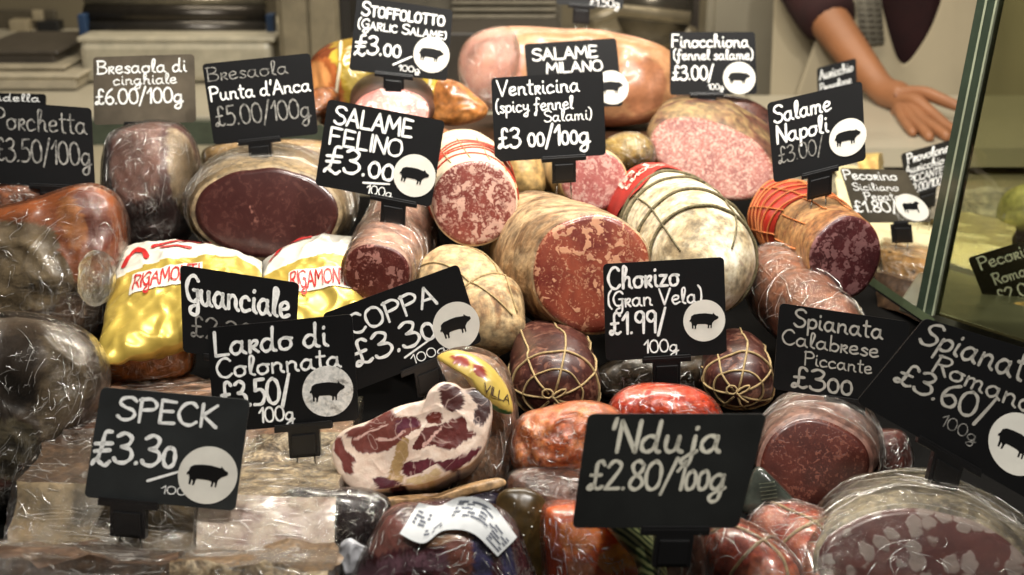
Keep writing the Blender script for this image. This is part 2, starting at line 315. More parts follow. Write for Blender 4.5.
def card_mat(name, col): return plain(name, col, 0.5, 0, 0.25, 14, 0.05, spec=0.25)
CHALK = plain('white_chalk_pen', (240, 240, 236), 0.7, var=0.06, sc=300)
FAINT = plain('worn_chalk_pen', (112, 110, 105), 0.8, var=0.45, sc=260)
BLACKP = plain('black_plastic', (16, 16, 17), 0.35, var=0.1)
STEEL = plain('steel_pin', (170, 168, 160), 0.25, 1.0)
def sign(label, c4, d, lines, badge=None, clip=0.5, col=(13, 13, 14), yaw=0, lean=15, group=None, pinl=0.035, clipw=1.0, wear=False, chalk=None, pw=1.25):
    cx = sum(p[0] for p in c4)/4; cy = sum(p[1] for p in c4)/4; p0 = P(cx, cy, d)
    l, y = math.radians(lean), math.radians(yaw)
    n = V((math.sin(y)*math.cos(l), -math.cos(y)*math.cos(l), math.sin(l)))
    A, B, C, D = [on_plane(px, py, p0, n) for px, py in c4]
    w = ((B-A).length + (C-D).length)/2; h = ((D-A).length + (C-B).length)/2
    def at(x, y, o=0.0):   # metres from the card's lower left corner
        u = x/w; v = 1 - y/h
        return (A*(1-u) + B*u)*(1-v) + (D*(1-u) + C*u)*v + n*o
    root = thing('price_card', label, 'price card', at(w*(0.5 if clip is None else clip), -0.03), group)
    m = MB(); r = 0.0035; ol = []
    for (ax, ay, s) in ((w-r, h-r, 0), (r, h-r, 1), (r, r, 2), (w-r, r, 3)):
        for k in range(5): a = math.pi/2*(s + k/4); ol.append((ax + r*math.cos(a), ay + r*math.sin(a)))
    N = len(ol); m.add([at(x, y2, 0) for x, y2 in ol] + [at(x, y2, -0.0014) for x, y2 in ol],
        [tuple(range(N)), tuple(range(2*N-1, N-1, -1))] + [(i, (i+1) % N, N+(i+1) % N, N+i) for i in range(N)])
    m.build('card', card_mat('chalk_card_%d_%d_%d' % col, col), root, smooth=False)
    m = MB()
    for i, ln in enumerate(lines):
        if ln[0] == '_':
            (_, x0, y0, x1, y1) = ln[:5]; ribbons(m, [[(x0*w, (1-y0)*h), (x1*w, (1-y1)*h)]], h*0.022, lambda a, b: at(a, b, 0.0004)); continue
        txt, x0, yb, x1, hh = ln[:5]; faint = len(ln) > 5 and ln[5]; rot = ln[6] if len(ln) > 6 else 0.0
        st = lay_text(txt, hh*h, (x1-x0)*w)
        f = lambda a, b, x0=x0, yb=yb, rot=rot: at(x0*w + a, (1-yb)*h + b + a*rot, 0.0004)
        ribbons(m, st, (hh*h*0.115 if txt.isupper() else hh*h*0.10) * (0.7 if faint else 1) * pw, f, hh*h*0.008, 1 if faint else 0, seed=i*7+len(txt))
    o = m.build('lettering', [chalk or CHALK, FAINT], root, smooth=False); o['label'] = 'hand written white lettering'
    if badge:
        bx, by, br, kind = badge; br *= h
        m = MB(); Cx, Cy = bx*w, (1-by)*h
        m.add([at(Cx + br*math.cos(k*math.pi/20), Cy + br*math.sin(k*math.pi/20), 0.0006) for k in range(40)] + [at(Cx, Cy, 0.0006)], [(k, (k+1) % 40, 40) for k in range(40)])
        bm_ = blotch('scuffed_badge', [(70, 72, 74), (205, 206, 204), (225, 225, 222), (120, 122, 124)], 60, 0.5, 0.0) if wear else plain('white_badge', (222, 219, 208), 0.45, var=0.04)
        b = m.build('round_badge', bm_, root, smooth=False, label='round white badge')
        m = MB(); pts = [tuple(float(q) for q in t.split(',')) for t in (PIG if kind == 'pig' else SHEEP).split()]
        k = br*0.068; N = len(pts)
        m.add([at(Cx + px*k, Cy + py*k, 0.0009) for px, py in pts], [tuple(range(N))])
        ob = m.build('sheep_emblem' if kind != 'pig' else 'pig_emblem', BLACKP, b, smooth=False, label='black %s silhouette' % kind)
    if clip is not None:
        m = MB(); cw = w*0.20*clipw; X = w*clip
        ex = (at(X+0.01, 0) - at(X, 0)).normalized(); ey = V((0, 0, 1)) * 0.6 + (at(X, 0.01) - at(X, 0)).normalized() * 0.4; ey.normalize()
        q = at(X, 0)
        q = q - ey*0.0015
        m.box(q + n*0.001, ex*cw, n*0.003, ey*0.0020); m.box(q + n*0.003 + ey*0.0018, ex*cw*0.98, n*0.0008, ey*0.0018)
        m.box(q - ey*0.011 + n*0.0005, ex*0.0108, n*0.0035, ey*0.0105); m.box(q - ey*0.012 + n*0.0045, ex*0.0085, n*0.0012, ey*0.0075)
        m.build('clip', BLACKP, root, smooth=False, bevel=0.0006)
        for s in (-1, 1):
            m = MB(); a = q - ey*0.020 + ex*0.006*s; m.tube([a, a - V((0, 0, pinl*0.5)) + ex*0.001*s, a - V((0, 0, pinl)) + ex*0.002*s], 0.0006, 6)
            m.build('pin', STEEL, root)
    return root
# ------------------------------------------------------------------ the place: counter, walls
CREAM = plain('cream_stone', (160, 150, 126), 0.35, var=0.04, sc=6)
DARK = plain('gap_shade_dark', (10, 9, 8), 0.9, spec=0.1)  # front deck coloured near black to hold the shade between the meats
m = MB(); m.abox(-1.3, 1.3, 0.45, 1.66, 0.98, 1.03); structure(m.build('floor_display_deck', DARK, smooth=False))
m = MB(); m.abox(-1.3, 1.6, 1.66, 1.94, 0.98, 1.035); structure(m.build('floor_rear_deck', CREAM, smooth=False))
m = MB(); m.abox(-1.6, 0.40, 1.94, 1.955, 0.98, 1.072); structure(m.build('trim_1', plain('green_glass_edge', (66, 74, 62), 0.2), smooth=False))
m = MB(); m.abox(-1.6, 0.40, 1.956, 2.895, 0.98, 1.078); 
t = m.build('worktop', plain('pale_worktop', (172, 164, 144), 0.3, var=0.04, sc=5), smooth=False, bevel=0.003)
t['label'] = 'pale worktop behind the display where the white tub and trays stand'; t['category'] = 'worktop'
m = MB(); m.abox(0.401, 1.8, 1.74, 2.12, 1.05, 1.078); m.abox(0.401, 1.8, 1.945, 2.10, 0.0, 1.05)
t = m.build('worktop', MC['pale_worktop'], smooth=False); t['label'] = 'pale counter under the hand of the person leaning on it'; t['category'] = 'worktop'
m = MB(); m.abox(-2.6, 2.6, 2.9, 3.0, 0.0, 3.2); structure(m.build('wall_back', plain('beige_wall', (104, 95, 74), 0.7, var=0.04, sc=3), smooth=False))
m = MB(); m.abox(-2.6, 2.6, -1.0, 3.0, -0.05, 0.0); structure(m.build('floor', plain('floor_tile', (70, 62, 50), 0.5), smooth=False))

def tagged(o, label, cat, group=None):
    o['label'] = label; o['category'] = cat
    if group: o['group'] = group
    return o
# double socket with two plugs
r = thing('wall_socket', 'grey double socket on the back wall with white and black plugs', 'socket', P(48, 30, 3.02))
m = MB(); c = P(48, 22, 2.98); c.y = 2.895; m.box(c, (0.066, 0, 0), (0, 0.008, 0), (0, 0, 0.045)); m.build('face_plate', plain('steel_plate', (95, 88, 74), 0.35, 0.4), r, smooth=False, bevel=0.003)
for (px, py, w_, col, nm) in ((37, 24, 0.021, (150, 138, 112), 'cream_plug'), (65, 27, 0.024, (18, 18, 18), 'black_plug')):
    m = MB(); c = P(px, py, 2.93); c.y = 2.87; m.box(c, (w_, 0, 0), (0, 0.02, 0), (0, 0, w_*1.15))
    m.tube([c + V((0, -0.01, -w_)), c + V((0.005, -0.02, -w_-0.05)), c + V((0.03, -0.02, -w_-0.12)), c + V((0.0, 0.0, -w_-0.2))], 0.005)
    m.build('plug', plain(nm, col, 0.5), r, bevel=0.004, smooth=False, label=nm.replace('_', ' '))
m = MB(); c = P(52, 10, 2.93); c.y = 2.884; m.box(c, (0.012, 0, 0), (0, 0.006, 0), (0, 0, 0.012)); m.build('switch', MC['cream_plug'], r, smooth=False, bevel=0.002)
# wrapping machine: white tub below, grey rollers above
r = thing('film_wrapping_machine', 'cream tub shaped wrapping machine with grey rollers by the back wall', 'machine', P(175, 80, 2.55))
def back_box(x0, x1, y0, y1, d, dep, zoff=0):
    a = P(x0, y1, d); b = P(x1, y0, d); return a.x, b.x, a.y, a.y+dep, a.z, b.z
def bb(m, x0, y0, x1, y1, d, dep, mi=0):
    a = P(x0, y1, d); b = P(x1, y0, d); yy = (a.y + b.y)/2; m.abox(a.x, b.x, yy, yy+dep, a.z, b.z, mi)
m = MB(); bb(m, 80, 41, 272, 84, 2.22, 0.26); m.build('tub', plain('cream_enamel', (176, 168, 146), 0.4), r, smooth=False, bevel=0.012)
m = MB(); bb(m, 76, 37, 275, 43, 2.21, 0.28); m.build('rim', MC['cream_enamel'], r, smooth=False, bevel=0.004)
m = MB(); bb(m, 84, -12, 268, 37, 2.38, 0.10); m.build('hood', plain('grey_hood', (98, 92, 80), 0.35, 0.5), r, smooth=False, bevel=0.01)
for i, (yy, rr) in enumerate(((28, 0.016), (14, 0.018), (0, 0.014))):
    m = MB(); m.tube([P(86, yy, 2.29), P(266, yy, 2.29)], rr, 16); m.build('roller', plain(('steel_roller', 'film_roll', 'pale_roller')[i], ((70, 66, 60), (60, 55, 48), (125, 118, 100))[i], 0.25, 0.6), r)
for px in (82, 270):
    m = MB(); bb(m, px-4, 14, px+4, 38, 2.26, 0.03); m.build('bracket', plain('blue_plastic', (40, 62, 92), 0.4), r, smooth=False, bevel=0.002)
# trays on the left
for i, (x0, y0, x1, y1, d, col, lb) in enumerate(((-30, 77, 76, 90, 2.17, (172, 162, 140), 'cream plastic tray at the bottom of the stack below the socket'),
        (-30, 68, 62, 77, 2.20, (160, 150, 128), 'cream shallow tray in the middle of the stack below the socket'), (-30, 53, 55, 68, 2.22, (66, 60, 52), 'dark grey tray on top of the stack below the socket'))):
    m = MB(); bb(m, x0, y0, x1, y1, d, 0.22); bb(m, x0-3, y0-2, x1+3, y0+2, d-0.01, 0.24)
    tagged(m.build('tray', plain('tray_plastic_%d' % i, col, 0.4), smooth=False, bevel=0.006), lb, 'tray')
# cabinet, louvre, slicer
r = thing('wall_cabinet', 'beige steel cabinet standing between wrapping machine and louvred vent', 'cabinet', P(315, 80, 2.6))
m = MB(); bb(m, 278, -40, 340, 92, 2.16, 0.2); m.build('body', plain('beige_steel', (132, 122, 100), 0.35, 0.1), r, smooth=False, bevel=0.004)
m = MB(); bb(m, 282, -36, 307, 90, 2.15, 0.02); m.build('door', MC['beige_steel'], r, smooth=False, bevel=0.002)
m = MB(); bb(m, 310, -36, 336, 90, 2.15, 0.02); m.build('door', MC['beige_steel'], r, smooth=False, bevel=0.002)
m = MB(); bb(m, 341, -40, 351, 92, 2.16, 0.1); tagged(m.build('post', plain('dark_post', (32, 28, 22), 0.5), smooth=False), 'dark upright post beside the beige steel cabinet', 'post')
r = thing('louvred_vent', 'grey vent panel with horizontal louvre slats behind the cooked ham', 'vent', P(480, 30, 2.5))
m = MB(); bb(m, 352, -40, 562, 30, 2.34, 0.03); m.build('panel', plain('vent_steel', (104, 98, 84), 0.4, 0.3), r, smooth=False)
m = MB()
for k in range(9): bb(m, 452, -34 + k*7, 556, -30 + k*7, 2.315, 0.02)
m.build('louvre_slats', plain('vent_slat', (128, 120, 102), 0.4, 0.3), r, smooth=False, bevel=0.001)
m = MB(); bb(m, 352, 31, 562, 92, 2.18, 0.2); tagged(m.build('counter_cupboard', plain('dark_cupboard', (52, 46, 38), 0.5), smooth=False, bevel=0.004), 'dark low cupboard under the louvred vent', 'cupboard')
r = thing('meat_slicer', 'steel meat slicer with round guard behind the small hanging card', 'slicer', P(640, 50, 2.3))
m = MB(); bb(m, 590, 26, 700, 52, 2.5, 0.2); m.build('base', plain('slicer_steel', (128, 118, 96), 0.3, 0.4), r, smooth=False, bevel=0.02)
m = MB(); c = P(655, 8, 2.4); m.tube([c, c + V((0.0, 0.03, 0.0))], 0.075, 40); m.build('blade_guard', plain('slicer_guard', (110, 104, 92), 0.25, 0.7), r)
m = MB(); m.tube([P(590, 22, 2.3), P(618, 10, 2.32), P(655, 14, 2.34), P(690, 18, 2.34)], 0.012, 10); m.build('arm', MC['slicer_steel'], r)
m = MB(); bb(m, 676, -40, 700, 34, 2.5, 0.04); m.build('upright', plain('dark_upright', (52, 44, 34), 0.5), r, smooth=False)
m = MB(); m.abox(0.405, 0.575, 2.64, 2.89, 0.0, 1.75); m.abox(0.42, 0.56, 2.625, 2.64, 0.1, 1.72)
tagged(m.build('fridge_panel', plain('fridge_enamel', (150, 142, 122), 0.4, var=0.04, sc=5), smooth=False, bevel=0.004), 'tall pale grey fridge side panel left of the person', 'fridge')
# ------------------------------------------------------------------ person
SKIN = plain('skin', (150, 100, 66), 0.5, var=0.05, sc=12)
def skinned(name, pts, edges, mat, parent, sub=2):
    me = bpy.data.meshes.new(name); org = ORG[parent.name]
    me.from_pydata([tuple(p[0] - org) for p in pts], edges, [])
    o = bpy.data.objects.new(name, me); COL.objects.link(o); o.parent = parent
    sk = o.modifiers.new('skin', 'SKIN'); sk.use_smooth_shade = True
    for i, p in enumerate(pts):
        q = me.skin_vertices[0].data[i]; rr = p[1]; q.radius = (rr, rr) if not isinstance(rr, tuple) else rr; q.use_root = (i == 0)
    s = o.modifiers.new('sub', 'SUBSURF'); s.levels = sub; s.render_levels = sub
    me.materials.append(mat); return o
who = thing('person', 'person in dark red shirt and cream apron leaning one hand on the worktop', 'person', (0.8, 2.5, 0.0))
pt = [(V((0.86, 2.56, 0.92)), 0.11), (V((0.85, 2.55, 1.08)), 0.11), (P(925, 0, 2.52), 0.12), (P(922, -90, 2.46), 0.09), (P(920, -150, 2.42), 0.055), (P(918, -185, 2.38), 0.075), (P(918, -240, 2.36), 0.08),
      (P(822, -75, 2.44), 0.062), (P(808, -12, 2.30), 0.043), (P(828, 20, 2.24), 0.040), (P(856, 58, 2.15), 0.033), (P(882, 90, 2.07), 0.024), (P(900, 101, 2.02), (0.034, 0.022)),
      (P(1030, -75, 2.46), 0.06), (P(1075, 0, 2.34), 0.045), (P(1085, 60, 2.2), 0.036)]
LEG = len(pt)
pt += [(V((0.76, 2.55, 0.80)), 0.085), (V((0.75, 2.55, 0.47)), 0.06), (V((0.75, 2.57, 0.10)), 0.04), (V((0.75, 2.50, 0.04)), 0.035), (V((0.97, 2.55, 0.80)), 0.085), (V((0.98, 2.55, 0.47)), 0.06), (V((0.98, 2.57, 0.10)), 0.04), (V((0.98, 2.50, 0.04)), 0.035)]
ed = [(0,1),(1,2),(2,3),(3,4),(4,5),(5,6),(3,7),(7,8),(8,9),(9,10),(10,11),(11,12),(3,13),(13,14),(14,15)] + [(0, LEG), (LEG, LEG+1), (LEG+1, LEG+2), (LEG+2, LEG+3), (0, LEG+4), (LEG+4, LEG+5), (LEG+5, LEG+6), (LEG+6, LEG+7)]
# right hand: palm and five fingers resting on the worktop
fingers = [[(905, 94, 2.0), (926, 93, 1.965), (944, 101, 1.935), (962, 108, 1.915)],
           [(914, 100, 1.96), (933, 115, 1.91), (946, 126, 1.87), (959, 138, 1.835)],
           [(910, 106, 1.97), (924, 124, 1.90), (936, 138, 1.855), (947, 151, 1.815)],
           [(904, 109, 1.98), (914, 128, 1.90), (922, 142, 1.855), (929, 155, 1.815)],
           [(898, 110, 2.0), (902, 127, 1.93), (907, 139, 1.88), (912, 150, 1.845)]]
rad = [(0.015, 0.0118, 0.0105, 0.0085), (0.014, 0.0105, 0.0095, 0.0078), (0.014, 0.0105, 0.0095, 0.0078), (0.013, 0.010, 0.009, 0.0075), (0.012, 0.009, 0.008, 0.0068)]
for f, rr in zip(fingers, rad):
    prev = 12
    for (x, y, d), q in zip(f, rr):
        p = P(x, y, d); p.z = max(p.z, 1.078 + q*0.9)
        pt.append((p, q)); ed.append((prev, len(pt)-1)); prev = len(pt)-1
skinned('body', pt, ed, SKIN, who)
SHIRT = plain('dark_red_cloth', (44, 15, 15), 0.9, var=0.15, sc=20)
sp = [(V((0.86, 2.55, 0.96)), 0.16), (P(922, -10, 2.52), 0.155), (P(921, -80, 2.47), 0.12), (P(821, -78, 2.44), 0.085), (P(800, -30, 2.32), 0.064), (P(822, 10, 2.26), 0.060), (P(838, 28, 2.22), 0.055), (P(1030, -78, 2.46), 0.08), (P(1072, -10, 2.34), 0.065)]
skinned('shirt', sp, [(0,1),(1,2),(2,3),(3,4),(4,5),(5,6),(2,7),(7,8)], SHIRT, who)
skinned('trousers', [(V((0.86, 2.56, 0.98)), 0.14), (V((0.86, 2.56, 0.90)), 0.13), (V((0.76, 2.55, 0.78)), 0.10), (V((0.75, 2.55, 0.47)), 0.075), (V((0.75, 2.56, 0.13)), 0.06), (V((0.97, 2.55, 0.78)), 0.10), (V((0.98, 2.55, 0.47)), 0.075), (V((0.98, 2.56, 0.13)), 0.06)], [(0,1),(1,2),(2,3),(3,4),(1,5),(5,6),(6,7)], plain('dark_trousers', (30, 30, 34), 0.85), who)
# apron: two cream panels meeting in a V, falling to the worktop
APR = plain('cream_cotton', (160, 148, 122), 0.85, var=0.03, sc=5)
def sheet(name, mat, parent, top, bot, dtop, dbot, nx=26, ny=26, amp=0.012, thick=0.003, seed=0):
    m = MB(); tp = spline(top, 8); bt = spline(bot, 8); n = min(len(tp), len(bt)); g = []
    for j in range(ny+1):
        v = j/ny
        for i in range(n):
            a, b = tp[i], bt[i]; px = a[0]*(1-v)+b[0]*v; py = a[1]*(1-v)+b[1]*v; d = dtop*(1-v)+dbot*v
            q = P(px, py, d); q += V((0, amp*nz(V((q.x*2.5, 0, q.z*0.7)), 6, seed) , 0)); g.append(q)
    N = len(g); fs = [(j*n+i, j*n+i+1, (j+1)*n+i+1, (j+1)*n+i) for j in range(ny) for i in range(n-1)]
    m.add(g, fs); o = m.build(name, mat, parent); s = o.modifiers.new('thick', 'SOLIDIFY'); s.thickness = thick; return o
ap = sheet('apron', APR, who, [(862, -90), (878, -10), (900, 62), (925, 40), (946, -20), (950, -90), (1000, -95), (1070, -90)], [(770, 170), (800, 172), (850, 174), (900, 176), (950, 178), (1000, 180), (1050, 182), (1090, 182)], 2.26, 2.24)
sheet('apron_skirt', APR, ap, [(776, -40), (800, -30), (840, -20), (862, -30), (882, 10), (898, 66)], [(768, 175), (790, 176), (820, 176), (850, 176), (880, 178), (905, 180)], 2.42, 2.27, seed=3)
# printed sheet of notes hanging by the arm
m = MB(); q = [P(850, -30, 2.262), P(880, -30, 2.262), P(884, 44, 2.25), P(862, 46, 2.25)]; m.add(q + [p + V((0, 0.001, 0)) for p in q], [(0,1,2,3), (7,6,5,4), (0,1,5,4), (1,2,6,5), (2,3,7,6), (3,0,4,7)])
nt = m.build('printed_notes', plain('grey_paper', (126, 120, 104), 0.8)); tagged(nt, 'grey printed sheet of notes hanging beside the forearm', 'paper')
m = MB()
for k in range(11):
    y = -22 + k*6
    for j in range(3): a = P(854 + j*8.5 + k*0.8, y, 2.245); b = P(854 + j*8.5 + 6 + k*0.8, y + 0.4, 2.245); m.tube([a, b], 0.0014, 4)
m.build('print', plain('grey_ink', (70, 64, 56), 0.8), nt)
# ------------------------------------------------------------------ meats: lofts and traced solids
class Loft:
    def __init__(s, secs, roll=0, n0=None, amp=0.0015, nsc=35, seed=0, r0=0.0, r1=0.0, ref=None, amp2=0.0, pinch=()):
        s.seed = seed; s.amp = amp; s.nsc = nsc; s.amp2 = amp2; s.r0 = r0; s.r1 = r1; s.pinch = pinch
        ps = [(*P(x, y, d), a*d/FPX, b*d/FPX) for x, y, d, a, b in secs]
        s.sp = spline(ps, 12); s.ref = ref or UP; s.roll = math.radians(roll); s.n0 = V(n0).normalized() if n0 else None
        t = s.tan(0); s.len = sum((V(s.sp[i+1][:3]) - V(s.sp[i][:3])).length for i in range(len(s.sp)-1))
    def raw(s, u):
        x = max(0, min(1, u))*(len(s.sp)-1); i = min(int(x), len(s.sp)-2); f = x-i
        a, b = s.sp[i], s.sp[i+1]; return [a[k]*(1-f)+b[k]*f for k in range(5)]
    def tan(s, u):
        a = s.raw(max(0, u-0.04)); b = s.raw(min(1, u+0.04)); t = (V(b[:3])-V(a[:3])).normalized()
        if s.n0:
            w = max(0, 1 - u*2.5); t = (t*(1-w) + s.n0*(-1)*w).normalized()
        return t
    def frame(s, u):
        t = s.tan(u); b = (s.ref - t*s.ref.dot(t)).normalized(); a = t.cross(b); c, q = math.cos(s.roll), math.sin(s.roll)
        return t, a*c + b*q, b*c - a*q
    def mul(s, u):
        m = 1.0
        if s.r0 and u < s.r0: m *= math.sqrt(max(0, 1-(1-u/s.r0)**2))
        if s.r1 and u > 1-s.r1: m *= math.sqrt(max(0, 1-((u-1+s.r1)/s.r1)**2))
        for c, w, k in s.pinch: m *= 1 - k*math.exp(-((u-c)/w)**2)
        return m
    def pt(s, u, th, off=0.0, k=1.0, crumple=0.0, csc=60):
        r = s.raw(u); t, a, b = s.frame(u); m = s.mul(u); d = a*math.cos(th)*r[3] + b*math.sin(th)*r[4]
        p = V(r[:3]) + d*m*k; dn = d.normalized()
        e = s.amp*nz(p, s.nsc, s.seed)*2 + s.amp2*nz(p, s.nsc*4, s.seed+2)*2 + off
        if crumple: e += crumple*crump(p, csc, s.seed)
        if m < 1 and (u < s.r0 or u > 1-s.r1): e *= max(0.0, min(1, m*1.5)); 
        q = p + dn*e*k
        if off:
            if s.r0 and u < s.r0: q -= t*off*(1-u/s.r0)
            elif s.r1 and u > 1-s.r1: q += t*off*(u-1+s.r1)/s.r1
            elif u <= 0: q -= t*(off + 0.0045*(1-min(1, k)**2) + (crumple*0.8*crump(q, csc, s.seed+4) if crumple else 0))
        return q
    def us(s, nr):
        L = []
        for i in range(nr+1):
            x = i/nr; L.append(x)
        if s.r0: L += [s.r0*(1-math.cos(math.pi/2*k/10)) for k in range(10)]
        if s.r1: L += [1-s.r1*(1-math.cos(math.pi/2*k/10)) for k in range(10)]
        return sorted(set(round(x, 5) for x in L))
    def mesh(s, name, mat, parent, nr=30, ns=64, off=0, crumple=0, csc=60, u0=0, u1=1, cap0=5, label=None, open0=False):
        m = MB(); U = [u for u in s.us(nr) if u0 <= u <= u1]
        if U[0] > u0: U = [u0]+U
        if U[-1] < u1: U.append(u1)
        rows = []
        if not open0 and s.r0 == 0: rows += [[s.pt(U[0], 2*math.pi*j/ns, off, max(k/cap0, 0.01), crumple, csc) for j in range(ns)] for k in range(0, cap0)]
        rows += [[s.pt(u, 2*math.pi*j/ns, off, 1, crumple, csc) for j in range(ns)] for u in U]
        pts = [p for r in rows for p in r]; R = len(rows)
        fs = [(i*ns+j, i*ns+(j+1) % ns, (i+1)*ns+(j+1) % ns, (i+1)*ns+j) for i in range(R-1) for j in range(ns)]
        if not open0: fs.append(tuple(range(ns)))
        fs.append(tuple((R-1)*ns+j for j in range(ns)))
        m.add(pts, fs)
        if name == 'cling_film':
            mat = [mat, crease_mat()]; lo = u0 + (0.03 if s.r0 else 0)
            creases(m, lambda a, b: s.pt(lo + (u1-lo)*b*0.97, 2*math.pi*a, off + 0.0002, 1, crumple, csc), int(26 + 500*s.len), s.seed)
            if s.r0 == 0 and not open0: creases(m, lambda a, b: s.pt(0.0, 2*math.pi*a, off + 0.0002, b, crumple, csc), 22, s.seed+1, rad=0.0003)
        return m.build(name, mat, parent, label=label)
    def face(s, mat, parent, name='cut_face', ns=64, lift=0.0012, bulge=0.002, k1=0.965, label=None):
        m = MB(); t = s.tan(0); K = 10; rows = []
        for k in range(K+1):
            kk = k/K; rows.append([s.pt(0, 2*math.pi*j/ns, 0, max(kk*k1, 0.004)) - t*(lift + bulge*(1-kk**2.5)) for j in range(ns)])
        rows.append([s.pt(0.0, 2*math.pi*j/ns, 0, k1) + t*0.002 for j in range(ns)])
        pts = [p for r in rows for p in r]; R = len(rows)
        m.add(pts, [(i*ns+j, i*ns+(j+1) % ns, (i+1)*ns+(j+1) % ns, (i+1)*ns+j) for i in range(R-1) for j in range(ns)] + [tuple(range(ns))])
        return m.build(name, mat, parent, label=label)
    def ring(s, m, u, r=0.0009, tilt=0.0, off=0.0006, n=64, wob=0.0, ph=0):
        m.tube([s.pt(min(0.99, max(0.01, u + tilt*math.sin(2*math.pi*j/n + ph) + wob*math.sin(3*2*math.pi*j/n+ph))), 2*math.pi*j/n, off) for j in range(n)], r, 6, closed=True)
    def line(s, m, u0, th0, u1, th1, r=0.0009, off=0.0006, n=24):
        m.tube([s.pt(u0+(u1-u0)*i/n, th0+(th1-th0)*i/n, off) for i in range(n+1)], r, 6)
    def base(s):
        c = V(s.raw(0.4)[:3]); return V((c.x, c.y, min(s.pt(u, 2*math.pi*j/12).z for u in (0, .2, .4, .6, .8) for j in range(12))))
def inpoly(x, y, poly):
    c = False; j = len(poly)-1
    for i in range(len(poly)):
        xi, yi = poly[i][0], poly[i][1]; xj, yj = poly[j][0], poly[j][1]
        if (yi > y) != (yj > y) and x < (xj-xi)*(y-yi)/(yj-yi)+xi: c = not c
        j = i
    return c
class Solid:
    """an outline on a leaning plane, swollen in front and behind into a body of real thickness"""
    def __init__(s, outline, d, tf, tb, p=2.0, lean=20, yaw=0, amp=0.002, nsc=30, seed=0, c=None, smooth=5, pb=None, drop=0.0, rough=0.002, rsc=30):
        s.rough = rough; s.rsc = rsc
        s.o = spline(outline, smooth, True); s.tf = tf; s.tb = tb; s.p = p; s.pb = pb or p; s.amp = amp; s.nsc = nsc; s.seed = seed; s.drop = drop
        xs = [q[0] for q in s.o]; ys = [q[1] for q in s.o]
        s.c = c or ((min(xs)+max(xs))/2, (min(ys)+max(ys))/2); s.d = d; s.p0 = P(s.c[0], s.c[1], d)
        l, y = math.radians(lean), math.radians(yaw); s.n = V((math.sin(y)*math.cos(l), -math.cos(y)*math.cos(l), math.sin(l)))
    def flat(s, i, k, sc=1.0):
        q = s.o[i % len(s.o)]; return (s.c[0]+(q[0]-s.c[0])*k*sc, s.c[1]+(q[1]-s.c[1])*k*sc)
    def prof(s, k, p): return math.sqrt(max(0, 1-min(1, k)**p))
    def pos(s, i, k, side=1, off=0.0, crumple=0, csc=50):
        x, y = s.flat(i, k, 1 + off*FPX/s.d/60.0); q = on_plane(x, y, s.p0, s.n)
        e = (s.tf + off)*s.prof(k, s.p) if side > 0 else -(s.tb + off)*s.prof(k, s.pb)
        q = q + s.n*e
        if side < 0 and s.drop: q.z -= s.drop*s.prof(k, s.pb)
        w = s.amp*nz(q, s.nsc, s.seed)*2 + s.rough*(crump(q, s.rsc, s.seed)-0.3)
        if crumple: w += crumple*crump(q, csc, s.seed)
        q = q + s.n*(w if side > 0 else -w*0.3)
        return q
    def mesh(s, name, mat, parent, K=22, off=0, crumple=0, csc=50, colf=None, label=None, back=8):
        m = MB(); n = len(s.o); rows = []; cols = []
        ks = [math.sin(math.pi/2*j/K) if s.p < 6 else (j/K) for j in range(K+1)]; ks = [max(k, 0.003) for k in ks]
        for k in ks:
            rows.append([s.pos(i, k, 1, off, crumple, csc) for i in range(n)])
            if colf: cols += [colf(*s.flat(i, k)) for i in range(n)]
        for j in range(back-1, -1, -1):
            k = max(math.sin(math.pi/2*j/back), 0.003); rows.append([s.pos(i, k, -1, off, crumple*0.4, csc) for i in range(n)])
            if colf: cols += [colf(*s.flat(i, 1.0)) for i in range(n)]
        R = len(rows); pts = [p for r in rows for p in r]
        m.add(pts, [(a*n+i, a*n+(i+1) % n, (a+1)*n+(i+1) % n, (a+1)*n+i) for a in range(R-1) for i in range(n)] + [tuple(range(n)), tuple((R-1)*n+i for i in range(n))])
        if colf: m.col = cols
        if name in ('cling_film', 'film_knot'):
            mat = [mat, crease_mat()]; creases(m, lambda a, b: s.pos(int(a*n*4)/4.0 if False else int(a*n), 0.1+0.88*b, 1, off + 0.0003, crumple, csc), 64, s.seed, dirs=(0.5, 1.2))
        return m.build(name, mat, parent, label=label)
    def front(s, x, y, off=0.0008):
        """point on the front surface over picture position x, y"""
        dx, dy = x-s.c[0], y-s.c[1]; a = math.atan2(dy, dx); best = None
        for i, q in enumerate(s.o):
            e = abs((math.atan2(q[1]-s.c[1], q[0]-s.c[0]) - a + math.pi) % (2*math.pi) - math.pi)
            if best is None or e < best[0]: best = (e, i)
        q = s.o[best[1]]; R = math.hypot(q[0]-s.c[0], q[1]-s.c[1]); k = min(0.98, math.hypot(dx, dy)/R)
        p = on_plane(x, y, s.p0, s.n) + s.n*(s.tf*s.prof(k, s.p)+off); return p + s.n*s.amp*nz(p, s.nsc, s.seed)*2
    def base(s):
        q = [s.pos(i, 1) for i in range(0, len(s.o), 3)]; return V((s.p0.x, s.p0.y + s.tb*0.4, min(a.z for a in q)))
def painter(base, regions, soft=0.0, warp=2.0, wsc=0.05, seed=0):
    """colour by traced region: [(colour, polygon)], later ones on top"""
    R = [(lin(c), spline(p, 4, True)) for c, p in regions]; B = lin(base)
    def f(x, y):
        q = noise.noise(V((x*wsc, y*wsc, seed))); q2 = noise.noise(V((x*wsc, y*wsc, seed+9)))
        q3 = noise.noise(V((x*wsc*4, y*wsc*4, seed))); X = x + warp*(q*2+q3); Y = y + warp*(q2*2+q3)
        r = B
        for c, p in R:
            if inpoly(X, Y, p): r = c
        return r
    return f
FILM = film('cling_film', 45, 0.02, strength=0.9)
